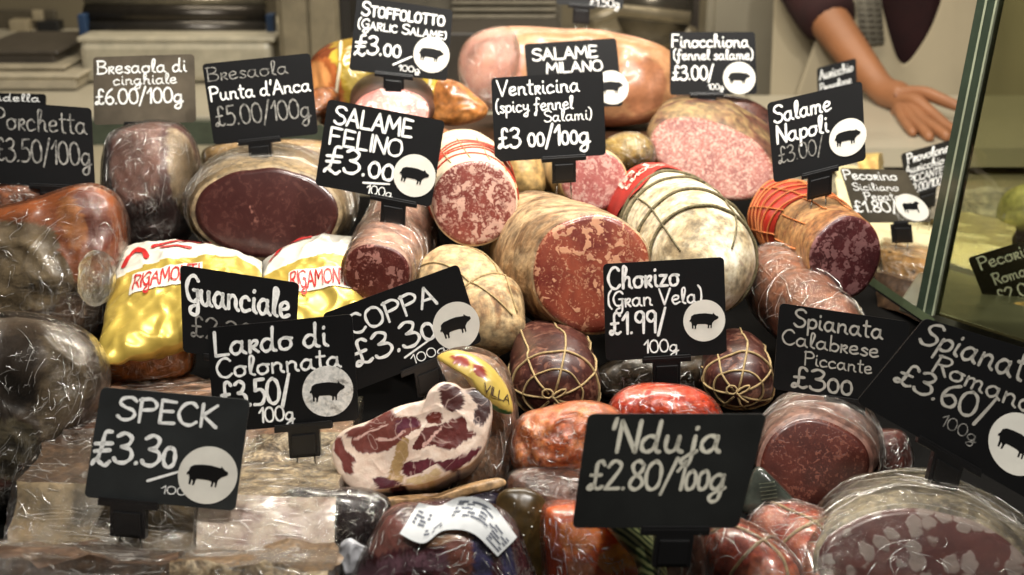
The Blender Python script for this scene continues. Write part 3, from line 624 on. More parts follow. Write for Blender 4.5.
FILMC = film('crumpled_film', 90, 0.05, strength=1.0, gloss=0.16)
FILMS = film('stretched_film', 30, 0.03, strength=0.8, gloss=0.12, stretch=(1, 0.25, 3.0, 0.3, 0.6, 0.2))
STRING = plain('butcher_twine', (150, 128, 88), 0.8, var=0.2, sc=300)
ROPE = plain('dark_mouldy_rope', (92, 84, 60), 0.85, var=0.4, sc=500, bump=0.6)
PM = tinted('painted_meat'); PMW = tinted('wet_painted_meat', 50, 0.25, 0.4, 0.3, 0.5)

# --- big bound salami with red label (behind the Chorizo card)
L = Loft([(708, 288, 1.03, 56, 58), (692, 250, 1.11, 58, 62), (664, 222, 1.20, 50, 54), (646, 206, 1.27, 40, 44)], roll=0, amp=0.002, nsc=22, seed=1, r0=0.34, r1=0.1, amp2=0.0003)
r = thing('salami', 'huge mould-dusted salami bound with dark rope and wearing a red paper label', 'salami', L.base())
L.mesh('casing', blotch('pale_mould_casing', [(88, 72, 50), (150, 134, 104), (196, 186, 160), (222, 217, 204), (158, 140, 108)], 26, 0.75, 0.35, 5), r, nr=40, ns=80)
m = MB()
for u, tl, ph in ((0.20, 0.03, 0.4), (0.33, 0.02, 0.8), (0.50, 0.025, 0.2), (0.60, 0.02, 2.0)): L.ring(m, u, 0.0016, tl, 0.0012, 90, 0.006, ph)
for th in (0.9, 2.3): L.line(m, 0.10, th, 0.66, th+0.25, 0.0008, 0.001)
m.build('rope', ROPE, r)
m = MB(); n = 40; us = [0.60, 0.66, 0.72, 0.8, 0.88, 0.95]
rows = [[L.pt(min(0.97, u + (0.05*math.cos(4*(-0.2+3.6*j/n)) if i == 0 else 0)), -0.2+3.6*j/n, 0.002) for j in range(n+1)] for i, u in enumerate(us)]
m.add([p for q in rows for p in q], [(a*(n+1)+j, a*(n+1)+j+1, (a+1)*(n+1)+j+1, (a+1)*(n+1)+j) for a in range(len(us)-1) for j in range(n)])
lb = m.build('paper_label', plain('red_paper', (170, 42, 32), 0.5), r, label='red paper label with a white panel')
def lpt(u0, th0, du, dth, off=0.0026):
    return lambda x, y: L.pt(u0 - y*du, th0 - x*dth, off)
m = MB(); f = lpt(0.78, 2.55, 4.2, 17); m.add([f(0, -0.004), f(0.02, -0.004), f(0.04, -0.004), f(0.04, 0.016), f(0.02, 0.016), f(0, 0.016)], [(0,1,4,5), (1,2,3,4)])
m.build('white_panel', plain('white_print', (226, 214, 196), 0.6), lb, smooth=False)
m = MB(); f = lpt(0.76, 2.47, 4.2, 17, 0.0032); ribbons(m, lay_text('LEV', 0.012, 0.028), 0.0022, f); m.build('red_print', MC['red_paper'], lb, smooth=False)
m = MB(); f = lpt(0.69, 2.50, 4.2, 17, 0.0032); ribbons(m, lay_text('FINOCC', 0.008, 0.05), 0.0014, f); m.build('white_print', MC['white_print'], lb, smooth=False)

# --- chorizo gran vela with cut face
L = Loft([(592, 272, 1.04, 61, 61), (560, 262, 1.10, 62, 64), (530, 245, 1.17, 48, 56), (512, 232, 1.22, 34, 42)], n0=(-0.02, -0.93, 0.30), amp=0.0016, nsc=28, seed=2, r1=0.25, amp2=0.0003)
r = thing('chorizo', 'thick chorizo with orange red cut face and pale wrinkled casing', 'chorizo', L.base())
L.mesh('casing', blotch('wrinkled_casing', [(84, 60, 40), (128, 100, 70), (176, 152, 118), (108, 80, 54)], 22, 0.6, 0.9, 4, 1.2, bdist=0.004, stretch=(1, 1.6, 0.8)), r, nr=30, ns=72)
L.face(cutmeat('chorizo_cut', (146, 70, 48), (104, 38, 28), (204, 146, 112), 95, 0.32, 0.46, 0.03, fine=0.9, streak=110, coat=0.3), r)
# --- netted salame with red stripes
L = Loft([(474, 203, 1.10, 44, 44), (468, 180, 1.18, 44, 43), (460, 164, 1.27, 38, 38)], n0=(0.02, -0.95, 0.25), amp=0.0010, seed=3, r1=0.2)
r = thing('salami', 'round salami with marbled pink red cut face and red striped white casing', 'salami', L.base())
L.mesh('casing', plain('white_paper_casing', (206, 186, 158), 0.6, var=0.1, sc=60, bump=0.3), r)
L.face(cutmeat('red_salami_cut', (132, 64, 54), (106, 44, 38), (204, 162, 144), 120, 0.5, 0.52, 0.02, fine=0.9), r)
m = MB()
for u in (0.18, 0.26, 0.30, 0.38, 0.45): L.ring(m, u, 0.0011, 0.03, 0.0004, 60, 0.01, u*20)
m.build('stripes', plain('red_stripe', (176, 62, 42), 0.6), r)
m = MB()
for k in range(6): L.line(m, 0.05, 0.45*k+0.3, 0.5, 0.45*k+0.5, 0.0005)
m.build('net', STRING, r)
# --- two lobed mouldy salami
L = Loft([(452, 292, 1.09, 40, 40), (466, 300, 1.10, 46, 47), (498, 318, 1.07, 42, 42), (508, 326, 1.06, 36, 36)], roll=0, amp=0.0025, nsc=24, seed=4, r0=0.3, r1=0.3, ref=V((0, -0.6, 0.8)), pinch=((0.58, 0.08, 0.10),))
L = Loft([(425, 290, 1.12, 30, 34), (458, 292, 1.09, 44, 46), (490, 318, 1.05, 42, 42), (520, 335, 1.03, 20, 26)], amp=0.0025, nsc=24, seed=4, r0=0.3, r1=0.3, ref=V((0, -0.6, 0.8)), pinch=((0.56, 0.05, 0.12),))
r = thing('salami', 'two lobed mould covered salami under the round netted one, behind the Coppa card', 'salami', L.base())
L.mesh('casing', blotch('tan_mould_casing', [(92, 58, 36), (142, 110, 74), (188, 166, 128), (164, 138, 100), (112, 72, 46)], 30, 0.7, 0.5, 5), r, nr=36, ns=72)
m = MB(); L.ring(m, 0.55, 0.0012, 0.02); L.line(m, 0.2, 1.2, 0.9, 1.8, 0.0008); L.line(m, 0.2, 2.6, 0.9, 2.2, 0.0008); m.build('string', STRING, r)
# --- small wrapped salame (Felino)
L = Loft([(377, 274, 1.05, 36, 33), (388, 255, 1.10, 38, 36), (402, 222, 1.18, 34, 36), (408, 200, 1.24, 28, 32)], n0=(-0.16, -0.93, 0.1), roll=-12, amp=0.0012, seed=5, r1=0.2)
r = thing('salami', 'small film wrapped salami with dark red cut face beside the gold packs', 'salami', L.base())
L.mesh('casing', blotch('rosy_casing', [(118, 76, 66), (166, 130, 116), (196, 172, 156)], 24, 0.55, 0.5, 5), r)
L.face(cutmeat('dark_red_cut', (98, 42, 36), (76, 30, 26), (180, 124, 112), 120, 0.36, 0.46, 0.02), r)
L.mesh('cling_film', FILM, r, off=0.0015, crumple=0.0011, csc=94, ns=96, nr=50, open0=True)
# --- pale pink milano
L = Loft([(594, 180, 1.22, 34, 31), (585, 176, 1.28, 34, 31), (566, 168, 1.40, 30, 30)], n0=(0.05, -0.96, 0.18), amp=0.0008, seed=6, r1=0.15)
r = thing('salami', 'pale pink fine grained salami end under the Ventricina card', 'salami', L.base())
L.mesh('casing', plain('beige_casing', (196, 168, 120), 0.55, var=0.12), r)
L.face(cutmeat('fine_pink_cut', (176, 104, 100), (152, 80, 78), (216, 172, 160), 230, 0.5, 0.52, 0.01), r)
# --- finocchiona
L = Loft([(712, 158, 1.36, 66, 38), (714, 146, 1.42, 68, 42), (722, 130, 1.52, 62, 38)], roll=-24, n0=(-0.08, -0.80, 0.5), amp=0.0015, seed=7, r1=0.2)
r = thing('salami', 'broad fennel salami with large pink white oval cut face', 'salami', L.base())
L.mesh('casing', blotch('dark_mould_casing', [(70, 42, 34), (98, 62, 50), (150, 128, 88), (84, 50, 42)], 20, 0.6, 0.5), r)
L.face(cutmeat('pink_white_cut', (148, 82, 70), (122, 60, 52), (196, 156, 138), 150, 0.5, 0.5, 0.03, fine=0.8, coat=0.0, rough=0.6, streak=110, stretch=(0.7, 1, 1.5)), r, k1=0.975)
s = Solid([(655, 122), (672, 103), (702, 95), (740, 97), (770, 112), (782, 140), (776, 165), (755, 135), (725, 115), (690, 112), (662, 128)], 1.44, 0.01, 0.06, 2.5, seed=8)
s.mesh('dark_skin', blotch('dark_skin', [(52, 32, 28), (84, 52, 44), (112, 78, 66)], 24, 0.35, 0.5, coat=0.4), r, label='dark glossy skin')
# --- napoli
L = Loft([(845, 258, 1.06, 38, 43), (826, 244, 1.13, 41, 42), (800, 224, 1.22, 40, 38), (778, 212, 1.30, 32, 34)], n0=(0.18, -0.96, 0.12), amp=0.0012, seed=9, r1=0.15)
r = thing('salami', 'dark salami with red band in an orange net, behind the Salame Napoli card', 'salami', L.base())
L.mesh('casing', blotch('napoli_casing', [(92, 48, 34), (142, 98, 60), (170, 132, 88), (110, 50, 38)], 26, 0.5, 0.5), r)
L.face(cutmeat('napoli_cut', (84, 36, 38), (60, 24, 26), (140, 96, 94), 110, 0.45, 0.5, 0.02, coat=0.3), r, k1=0.97)
L.mesh('red_band', plain('red_plastic', (160, 38, 30), 0.35, var=0.15, coat=0.4), r, off=0.0012, u0=0.48, u1=0.92, open0=True, label='red band')
m = MB()
for u in (0.50, 0.58, 0.66, 0.74, 0.82, 0.90): L.ring(m, u, 0.0009, 0.02, 0.0022, 60, 0.012, u*9)
for k in range(10): L.line(m, 0.46, k*0.62, 0.92, k*0.62+0.5, 0.0008, 0.0022); L.line(m, 0.2, k*0.62, 0.46, k*0.62+0.1, 0.0007, 0.001)
m.build('net', plain('orange_net', (188, 112, 58), 0.7), r)
# --- long brown wrapped salami
L = Loft([(852, 352, 0.99, 30, 30), (826, 330, 1.02, 36, 37), (790, 295, 1.09, 38, 38), (765, 262, 1.17, 30, 32)], amp=0.0015, seed=10, r0=0.2, r1=0.3)
r = thing('salami', 'long brown salami in clear film running under the dark netted one', 'salami', L.base())
L.mesh('casing', blotch('brown_casing', [(82, 48, 36), (116, 72, 52), (140, 98, 76)], 26, 0.45, 0.5), r)
L.mesh('cling_film', FILMS, r, off=0.002, crumple=0.0011, csc=81, ns=96, nr=60)
# --- two small tied dark salami
def tied(px, py, d, ra, rb, lab, seed, back=(-10, -34), knot=(0, 20)):
    L = Loft([(px-3, py+20, d-0.02, ra*0.92, rb*0.8), (px, py, d+0.02, ra, rb), (px+back[0], py+back[1], d+0.12, ra*0.85, rb*0.8)], amp=0.0022, seed=seed, r0=0.42, r1=0.2, amp2=0.0004)
    r = thing('salami', lab, 'salami', L.base(), None)
    L.mesh('casing', cutmeat('tied_casing', (70, 32, 26), (46, 20, 18), (120, 78, 62), 70, 0.3, 0.3, 0.05, 0.4, coat=0.25, soft=0.3), r, nr=30)
    m = MB(); L.ring(m, 0.30, 0.0010, 0.03); L.ring(m, 0.12, 0.0008, 0.02)
    for k in range(7): L.line(m, 0.004, k*0.9+0.4, 0.95, k*0.9+0.55, 0.0009)
    c = L.pt(0.004, 0, 0.002); c = V(L.raw(0)[:3]) - L.tan(0)*0.004 + UP*0.003
    for w_, q in ((0.6, 0.006), (2.4, 0.005)):
        m.tube([c + RT*(q*math.cos(w_)*(1-math.cos(k*0.785)) + 0.002*math.sin(k*0.785)) + UP*(q*math.sin(w_)*0.5*(1-math.cos(k*0.785)) + 0.003*math.sin(k*0.785)) for k in range(8)], 0.0008, 6, closed=True)
    m.tube([c, c - UP*0.005 + RT*0.004, c - UP*0.008 + RT*0.009], 0.0008)
    m.build('string', STRING, r); return L, r
tied(556, 378, 0.96, 44, 40, 'small dark salami tied like a parcel with light string', 11)
L2, r2 = tied(740, 374, 0.98, 34, 34, 'dark red tied salami half hidden between the Chorizo and Spianata Calabrese cards', 12, back=(-8, -20))
# --- 'nduja pieces
s = Solid([(608, 412), (618, 394), (640, 385), (668, 384), (698, 390), (716, 404), (722, 425), (700, 445), (640, 448), (612, 435)], 0.90, 0.02, 0.03, 2.2, seed=13, amp=0.003)
r = thing('spreadable_sausage', 'glossy bright red spreadable sausage just above the Nduja card', 'sausage', s.base())
s.mesh('body', blotch('bright_red_paste', [(150, 34, 16), (192, 62, 28), (220, 110, 56)], 40, 0.25, 0.6, coat=0.6), r); s.mesh('cling_film', FILM, r, off=0.0015, crumple=0.0007, csc=108, K=30)
s = Solid([(514, 432), (524, 415), (548, 408), (575, 402), (602, 404), (622, 418), (622, 450), (600, 475), (560, 482), (522, 474), (512, 455)], 0.86, 0.022, 0.035, 2.2, seed=14, amp=0.002, nsc=120, rough=0.005, rsc=60)
r = thing('spreadable_sausage', 'rough orange spreadable sausage loosely wrapped, left of the Nduja card', 'sausage', s.base())
s.mesh('body', blotch('orange_crust', [(124, 56, 22), (186, 92, 36), (220, 140, 80), (150, 70, 28)], 60, 0.35, 1.0, 3, coat=0.5), r); s.mesh('cling_film', FILMC, r, off=0.0015, crumple=0.0014, csc=94, K=34)
s = Solid([(508, 478), (530, 468), (570, 470), (598, 482), (600, 505), (575, 520), (540, 520), (512, 508)], 0.84, 0.014, 0.03, 2.4, seed=15, amp=0.003)
r = thing('wrapped_meat', 'brown meat piece in crinkled film under the rough orange sausage', 'meat', s.base())
s.mesh('body', blotch('brown_meat', [(70, 42, 30), (104, 66, 50), (122, 80, 66)], 40, 0.3, 0.5), r); s.mesh('cling_film', FILMC, r, off=0.002, crumple=0.0018, csc=81, K=34)

# --- bresaola punta d'anca : large dark cut
L = Loft([(267, 213, 1.16, 76, 47), (272, 204, 1.22, 82, 54), (280, 188, 1.32, 70, 44)], n0=(-0.03, -0.93, 0.34), amp=0.0012, seed=16, r1=0.3, roll=-2)
r = thing('bresaola', 'large dark maroon cut of cured beef in clear film under the Punta card', 'bresaola', L.base())
L.mesh('rind', blotch('grey_rind', [(112, 96, 76), (156, 138, 110), (176, 158, 128)], 22, 0.5, 0.4), r, ns=80)
L.face(cutmeat('bresaola_cut', (68, 34, 30), (54, 24, 22), (140, 92, 80), 34, 0.10, 0.12, 0.08, 0.3, fine=0.4, coat=0.5, stretch=(1, 1, 1.6)), r, ns=80, k1=0.95)
L.mesh('cling_film', FILMC, r, off=0.003, crumple=0.0018, csc=60, ns=110, nr=40, open0=True)
# --- bresaola di cinghiale : wrinkled upright piece
cf = painter((92, 58, 54), [((70, 44, 44), [(105, 170), (120, 160), (140, 200), (120, 235), (108, 210)]), ((128, 92, 82), [(125, 130), (165, 125), (170, 200), (140, 215), (122, 180)]), ((76, 46, 44), [(130, 215), (180, 200), (190, 240), (150, 250), (125, 240)]), ((160, 140, 112), [(176, 130), (195, 150), (200, 200), (188, 215), (180, 170)])], seed=3)
s = Solid([(152, 122), (178, 125), (193, 142), (199, 170), (196, 205), (188, 235), (165, 250), (140, 247), (120, 235), (108, 205), (105, 170), (110, 142), (128, 128)], 1.24, 0.045, 0.05, 2.0, seed=17, amp=0.005, nsc=26)
r = thing('bresaola', 'purple brown wrinkled cured joint in shiny film under the hazy grey card', 'bresaola', s.base())
s.mesh('body', PM, r, K=26, colf=cf); s.mesh('cling_film', FILMC, r, off=0.002, crumple=0.0022, csc=56, K=40)
# --- porchetta
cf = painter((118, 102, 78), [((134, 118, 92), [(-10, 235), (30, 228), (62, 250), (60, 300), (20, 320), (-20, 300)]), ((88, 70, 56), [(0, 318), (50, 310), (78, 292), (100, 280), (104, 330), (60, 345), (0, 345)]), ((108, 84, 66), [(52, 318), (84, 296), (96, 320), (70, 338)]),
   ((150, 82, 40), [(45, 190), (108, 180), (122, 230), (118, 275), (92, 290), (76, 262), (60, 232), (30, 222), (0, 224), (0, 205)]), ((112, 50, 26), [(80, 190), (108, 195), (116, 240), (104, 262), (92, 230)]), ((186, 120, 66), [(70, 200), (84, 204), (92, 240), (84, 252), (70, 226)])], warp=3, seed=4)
s = Solid([(-40, 235), (-10, 212), (30, 202), (60, 192), (90, 186), (110, 196), (119, 225), (117, 262), (108, 300), (98, 335), (60, 350), (0, 352), (-40, 345)], 1.08, 0.024, 0.08, 4.0, seed=18, amp=0.003, rough=0.005, rsc=22)
r = thing('porchetta', 'big rolled pork roast with browned crackling crust in film, far left', 'porchetta', s.base())
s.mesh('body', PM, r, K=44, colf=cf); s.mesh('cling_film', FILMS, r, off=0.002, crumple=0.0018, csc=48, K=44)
s = Solid([(84, 262), (96, 250), (112, 258), (116, 280), (108, 300), (92, 306), (82, 290)], 1.03, 0.014, 0.012, 2, seed=19, amp=0.004, nsc=60)
s.mesh('film_knot', film('film_knot', 160, 0.06, strength=1.0, gloss=0.2), r, crumple=0.008, csc=90, K=26, label='bunched knot of clear film')
s = Solid([(-30, 180), (10, 176), (45, 182), (60, 198), (40, 216), (0, 222), (-30, 220)], 1.18, 0.02, 0.04, 2.2, seed=20)
r = thing('wrapped_meat', 'reddish brown roast seen just under the Porchetta card clip at the left edge', 'meat', s.base())
s.mesh('body', blotch('russet_roast', [(92, 52, 34), (132, 80, 54), (150, 98, 68)], 24, 0.4, 0.4), r); s.mesh('cling_film', FILM, r, off=0.002, crumple=0.0014, csc=81)
# --- dark wrapped ham lower left
cf = painter((74, 62, 50), [((104, 90, 70), [(50, 335), (90, 350), (92, 400), (60, 440), (48, 400), (60, 370)]), ((52, 42, 34), [(-10, 340), (40, 340), (50, 380), (20, 420), (-20, 420)]), ((92, 84, 66), [(0, 425), (40, 420), (50, 450), (20, 480), (-20, 480)]), ((84, 46, 38), [(-20, 470), (20, 474), (48, 450), (46, 470), (10, 490), (-20, 490)])], seed=6, warp=3)
s = Solid([(-40, 328), (0, 318), (40, 320), (72, 332), (92, 352), (98, 385), (84, 420), (62, 455), (40, 485), (15, 503), (-40, 510)], 0.90, 0.022, 0.06, 3.6, seed=21, amp=0.003, rough=0.004, rsc=22)
r = thing('ham', 'dark wrapped ham with streaky film at the lower left edge', 'ham', s.base())
s.mesh('body', PM, r, K=40, colf=cf); s.mesh('cling_film', FILMS, r, off=0.003, crumple=0.0022, csc=54, K=44)
# --- coppa slice
T = lambda L_: [(310 + x*.2261, 370 + y*.2261) for x, y in L_]
lean = (112, 48, 46)
cf = painter((222, 204, 190), [((118, 62, 54), T([(155,280),(260,235),(350,180),(390,210),(470,210),(490,250),(430,290),(390,330),(330,360),(230,365),(190,340),(180,300)])),
  ((74, 32, 28), T([(575,80),(620,62),(665,85),(680,130),(670,170),(620,185),(585,150)])), ((64, 32, 28), T([(690,90),(740,80),(785,115),(795,180),(770,240),(735,240),(725,180),(745,160),(715,130)])),
  ((108, 44, 32), T([(510,215),(545,185),(585,200),(580,240),(540,235)])), ((98, 42, 38), T([(460,350),(490,270),(530,250),(590,240),(650,210),(690,215),(700,260),(740,285),(690,310),(620,355),(550,330),(500,345)])),
  ((92, 34, 44), T([(420,415),(500,395),(580,400),(680,380),(720,350),(760,350),(740,370),(680,420),(650,450),(600,440),(560,410),(500,450),(430,470),(410,450)])),
  ((112, 56, 50), T([(110,310),(140,300),(160,350),(200,390),(190,420),(190,465),(150,440),(135,390),(105,360)])), ((88, 40, 50), T([(290,480),(340,470),(400,500),(440,520),(400,530),(320,525),(290,500)])),
  ((178, 146, 98), T([(400,310),(440,310),(430,390),(400,450),(420,480),(400,495),(350,470),(360,420)])), ((206, 184, 140), T([(430,480),(520,460),(560,430),(580,460),(540,500),(440,505)])),
  ((96, 40, 56), T([(385,225),(470,215),(480,250),(430,260),(400,290),(380,260)])),
  ((214, 178, 166), T([(300,300),(360,300),(420,270),(425,277),(370,310),(300,310)])), ((214, 178, 166), T([(500,330),(540,290),(580,250),(586,254),(545,300),(508,342)])), ((214, 178, 166), T([(200,300),(280,262),(340,240),(342,247),(285,272),(205,308)]))], warp=1.0, wsc=0.12, seed=7)
s = Solid(T([(100,330),(150,265),(260,225),(370,170),(430,150),(510,130),(530,90),(580,55),(640,60),(680,82),(740,78),(795,120),(808,200),(790,280),(770,350),(710,420),(640,452),(560,490),(480,512),(400,515),(330,532),(250,548),(225,568),(188,530),(138,480),(100,400)]), 0.84, 0.004, 0.04, 12, lean=28, seed=22, amp=0.0012, nsc=40, drop=0.015, rough=0.0009, rsc=45)
r = thing('coppa', 'marbled coppa slice with white fat and red lean on its cut face', 'coppa', s.base())
s.mesh('body', tinted('marbled_cut', 90, 0.35, 0.3, 0.30, 0.2, veins=((216, 186, 172), 30)), r, K=90, colf=cf)
s2 = Solid([(440, 360), (470, 352), (500, 365), (514, 400), (516, 450), (505, 490), (480, 520), (440, 505), (470, 480), (492, 450), (496, 410), (478, 385), (450, 375)], 0.88, 0.016, 0.03, 2.2, seed=23, amp=0.003)
s2.mesh('body_side', blotch('tan_side', [(120, 84, 62), (156, 120, 92), (100, 60, 50)], 26, 0.35, 0.3), r)
s2.mesh('cling_film', FILMC, r, off=0.003, crumple=0.0014, csc=81, K=30)
ly = Solid([(437, 358), (458, 350), (486, 362), (506, 385), (513, 412), (498, 412), (480, 398), (462, 375)], 0.855, 0.012, 0.001, 2.0, seed=24, amp=0.001, lean=30)
o = ly.mesh('pack_label', tinted('yellow_print', 60, 0.3, 0.05, 0.1), r, K=30, label='yellow printed label with red and green trim', colf=painter((196, 170, 84), [((60, 120, 66), [(478, 396), (500, 409), (515, 414), (515, 419), (496, 415), (476, 403)]), ((140, 44, 30), [(452, 357), (468, 360), (470, 368), (456, 366)]), ((140, 44, 30), [(474, 366), (484, 369), (486, 380), (476, 376)])], warp=0.2))
m = MB(); f = lambda x, y: ly.front(484 + x*1250 + y*200, 393 - y*1250 + x*600, 0.0022); ribbons(m, lay_text('VILLA', 0.0065, 0.020), 0.0008, f); m.build('print', plain('dark_print', (60, 40, 24), 0.6), o, smooth=False)

s = Solid([(372, 508), (376, 500), (396, 498), (420, 502), (446, 494), (470, 484), (500, 478), (504, 486), (470, 496), (446, 506), (420, 512), (396, 508), (378, 514)], 0.83, 0.006, 0.012, 2.4, seed=90, amp=0.002)
r = thing('coppa_rind', 'tan strip of rind lying under the marbled coppa slice', 'rind', s.base()); s.mesh('body', blotch('tan_rind', [(120, 92, 62), (164, 134, 98), (186, 158, 122)], 30, 0.4, 0.3), r)
s = Solid([(372, 545), (378, 522), (392, 508), (410, 504), (432, 510), (436, 524), (420, 540), (396, 552)], 0.775, 0.012, 0.02, 2.4, seed=91, amp=0.002)
r = thing('wrapped_meat', 'rosy pink meat end poking out left of the paper ticket', 'meat', s.base()); s.mesh('body', blotch('rosy_meat', [(120, 62, 60), (160, 96, 92), (182, 126, 116)], 26, 0.3, 0.3), r); s.mesh('cling_film', FILM, r, off=0.002, crumple=0.002, csc=80)
s = Solid([(396, 500), (430, 490), (480, 488), (508, 500), (500, 530), (440, 530), (402, 520)], 0.87, 0.012, 0.03, 2.6, seed=92)
r = thing('vacuum_bag', 'dark violet bag in the shade between the coppa slice and the ticket', 'food pack', s.base()); s.mesh('body', blotch('violet_bag', [(34, 30, 44), (52, 46, 62)], 20, 0.25, 0.2, coat=0.5), r)
s = Solid([(340, 545), (350, 538), (362, 545), (376, 548), (392, 540), (396, 548), (380, 562), (364, 575), (348, 575), (340, 560)], 0.745, 0.004, 0.004, 2.0, seed=93, rough=0.005, rsc=60)
r = thing('plastic_bag', 'crumpled milky plastic bag mouth left of the purple ham', 'plastic bag', s.base()); s.mesh('body', plain('milky_plastic', (168, 168, 172), 0.25, var=0.1), r)
# --- rigamonti gold packs: pinched pillows
class Pillow:
    def __init__(s, q, th, seed=0, back=None): s.q = [P(*a) for a in q]; s.th = th; s.seed = seed; A, B, C, D = s.q; s.n = ((B-A).cross(D-A)).normalized(); s.n = s.n if s.n.y < 0 else -s.n; s.fold = 0.0040
    def pt(s, u, v, side=1, off=0):
        A, B, C, D = s.q; p = (A*(1-u)+B*u)*(1-v)+(D*(1-u)+C*u)*v
        e = s.th*((1-abs(2*u-1)**3.0)*(1-abs(2*v-1)**3.0))**0.6 if 0 < u < 1 and 0 < v < 1 else 0
        sag = V((0, 0, -0.006*math.sin(math.pi*u)*(1 if v > .5 else -1.4)*abs(2*v-1)))
        w = s.fold*(crump(p, 25, s.seed)-0.3) + s.fold*0.5*nz(p, 90, s.seed)
        return p + sag + s.n*(side*e + w + off)
    def mesh(s, name, mats, parent, mf, N=70):
        m = MB(); g = [[s.pt(i/N, j/N) for i in range(N+1)] for j in range(N+1)]; b = [[s.pt(i/N, j/N, -1.2) - s.n*0.0004 for i in range(N+1)] for j in range(N+1)]
        pts = [p for r in g for p in r] + [p for r in b for p in r]; K = (N+1)**2; W = N+1; m.v = pts
        for j in range(N):
            for i in range(N):
                a = j*W+i; m.f.append((a, a+1, a+1+W, a+W)); m.mi.append(mf(i/N, j/N)); m.f.append((K+a, K+a+W, K+a+1+W, K+a+1)); m.mi.append(mf(i/N, j/N))
        for i in range(N):
            for a, c in ((i, i+1), (N*W+i, N*W+i+1), (i*W, (i+1)*W), (i*W+N, (i+1)*W+N)): m.f.append((a, c, K+c, K+a)); m.mi.append(0)
        return m.build(name, mats, parent)
GOLD = plain('gold_foil', (206, 178, 84), 0.33, 0.5, 0.12, 30, 0.25); WHITEF = plain('white_foil', (214, 210, 196), 0.3, 0, 0.05, 30, 0.2, coat=0.4); REDI = plain('red_ink', (178, 34, 34), 0.4)
def pack(lab, q, seed, white, text_at, red, grp):
    pl = Pillow(q, 0.022, seed); r = thing('meat_pack', lab, 'food pack', (pl.q[0]+pl.q[1]+pl.q[2]+pl.q[3])/4 - V((0, 0, 0.045)), grp)
    pl.mesh('foil_bag', [GOLD, WHITEF], r, lambda u, v: 1 if v < white(u) else 0)
    u0, v0, u1, v1 = text_at; m = MB(); n = 20
    g = [pl.pt(u0-0.02+(u1-u0+0.04)*i/n, v0-0.03+(v1-v0+0.06)*j/6, 1, 0.001) for j in range(7) for i in range(n+1)]
    m.add(g, [(j*(n+1)+i, j*(n+1)+i+1, (j+1)*(n+1)+i+1, (j+1)*(n+1)+i) for j in range(6) for i in range(n)]); lb = m.build('name_label', WHITEF, r, label='white name label')
    m = MB(); st = lay_text('RIGAMONTI', 0.1, 0.5); 
    f = lambda x, y: pl.pt(u0 + x/0.5*(u1-u0), v1 - y/0.1*(v1-v0), 1, 0.0018); st2 = st
    M2 = MB(); W_ = 0.5/9*0.16
    ribbons(m, st, 0.012, f); m.build('red_lettering', REDI, lb, smooth=False)
    m = MB()
    for s_ in red: ribbons(m, [s_], 0.035, lambda x, y: pl.pt(x, y, 1, 0.0012))
    m.build('red_swoosh', REDI, r, smooth=False)
    return r
pack('gold and white foil pack with red lettering at the left, corner hanging down', [(118, 250, 1.12), (262, 262, 1.10), (262, 308, 1.02), (95, 366, 0.98)], 31, lambda u: 0.40 - 0.12*u, (0.20, 0.46, 0.62, 0.60), [[(0.10, 0.30), (0.15, 0.18), (0.22, 0.2), (0.26, 0.28)], [(0.30, 0.20), (0.45, 0.10), (0.66, 0.07)], [(0.36, 0.22), (0.44, 0.19), (0.54, 0.20)]], None)
pack('smaller gold and white foil pack tucked between the dark cut and the little salami', [(262, 262, 1.13), (368, 240, 1.13), (372, 325, 1.04), (262, 335, 1.04)], 32, lambda u: 0.40 - 0.05*u, (0.33, 0.54, 0.86, 0.70), [[(0.12, 0.26), (0.35, 0.08), (0.66, 0.04)], [(0.15, 0.22), (0.3, 0.12), (0.5, 0.10)]], None)

# --- lower left: slabs (speck, guanciale, lardo)
def hexa(mb, f, b, N=14, amp=0.002, seed=0):
    """front quad and back quad (picture position and depth), lumpy; material 0 front, 1 top, 2 rest"""
    A = [P(*q) for q in f]; B = [P(*q) for q in b]
    def q4(c, u, v): return (c[0]*(1-u)+c[1]*u)*(1-v)+(c[3]*(1-u)+c[2]*u)*v
    for c, mi in (([A[0], A[1], A[2], A[3]], 0), ([B[0], B[1], A[1], A[0]], 1), ([B[1], B[0], B[3], B[2]], 2), ([A[3], A[2], B[2], B[3]], 2), ([B[0], A[0], A[3], B[3]], 2), ([A[1], B[1], B[2], A[2]], 2)):
        g = []
        cen = sum(A+B, V((0, 0, 0)))/8
        for j in range(N+1):
            for i in range(N+1):
                p = q4(c, i/N, j/N); w = V((nz(p, 35, seed), nz(p, 35, seed+3), nz(p, 35, seed+6)))*amp*2 
                g.append(p + w + V((nz(p, 140, seed), 0, nz(p, 140, seed+3)))*amp*0.6)
        mb.add(g, [(j*(N+1)+i, j*(N+1)+i+1, (j+1)*(N+1)+i+1, (j+1)*(N+1)+i) for j in range(N) for i in range(N)], mi)
    return cen
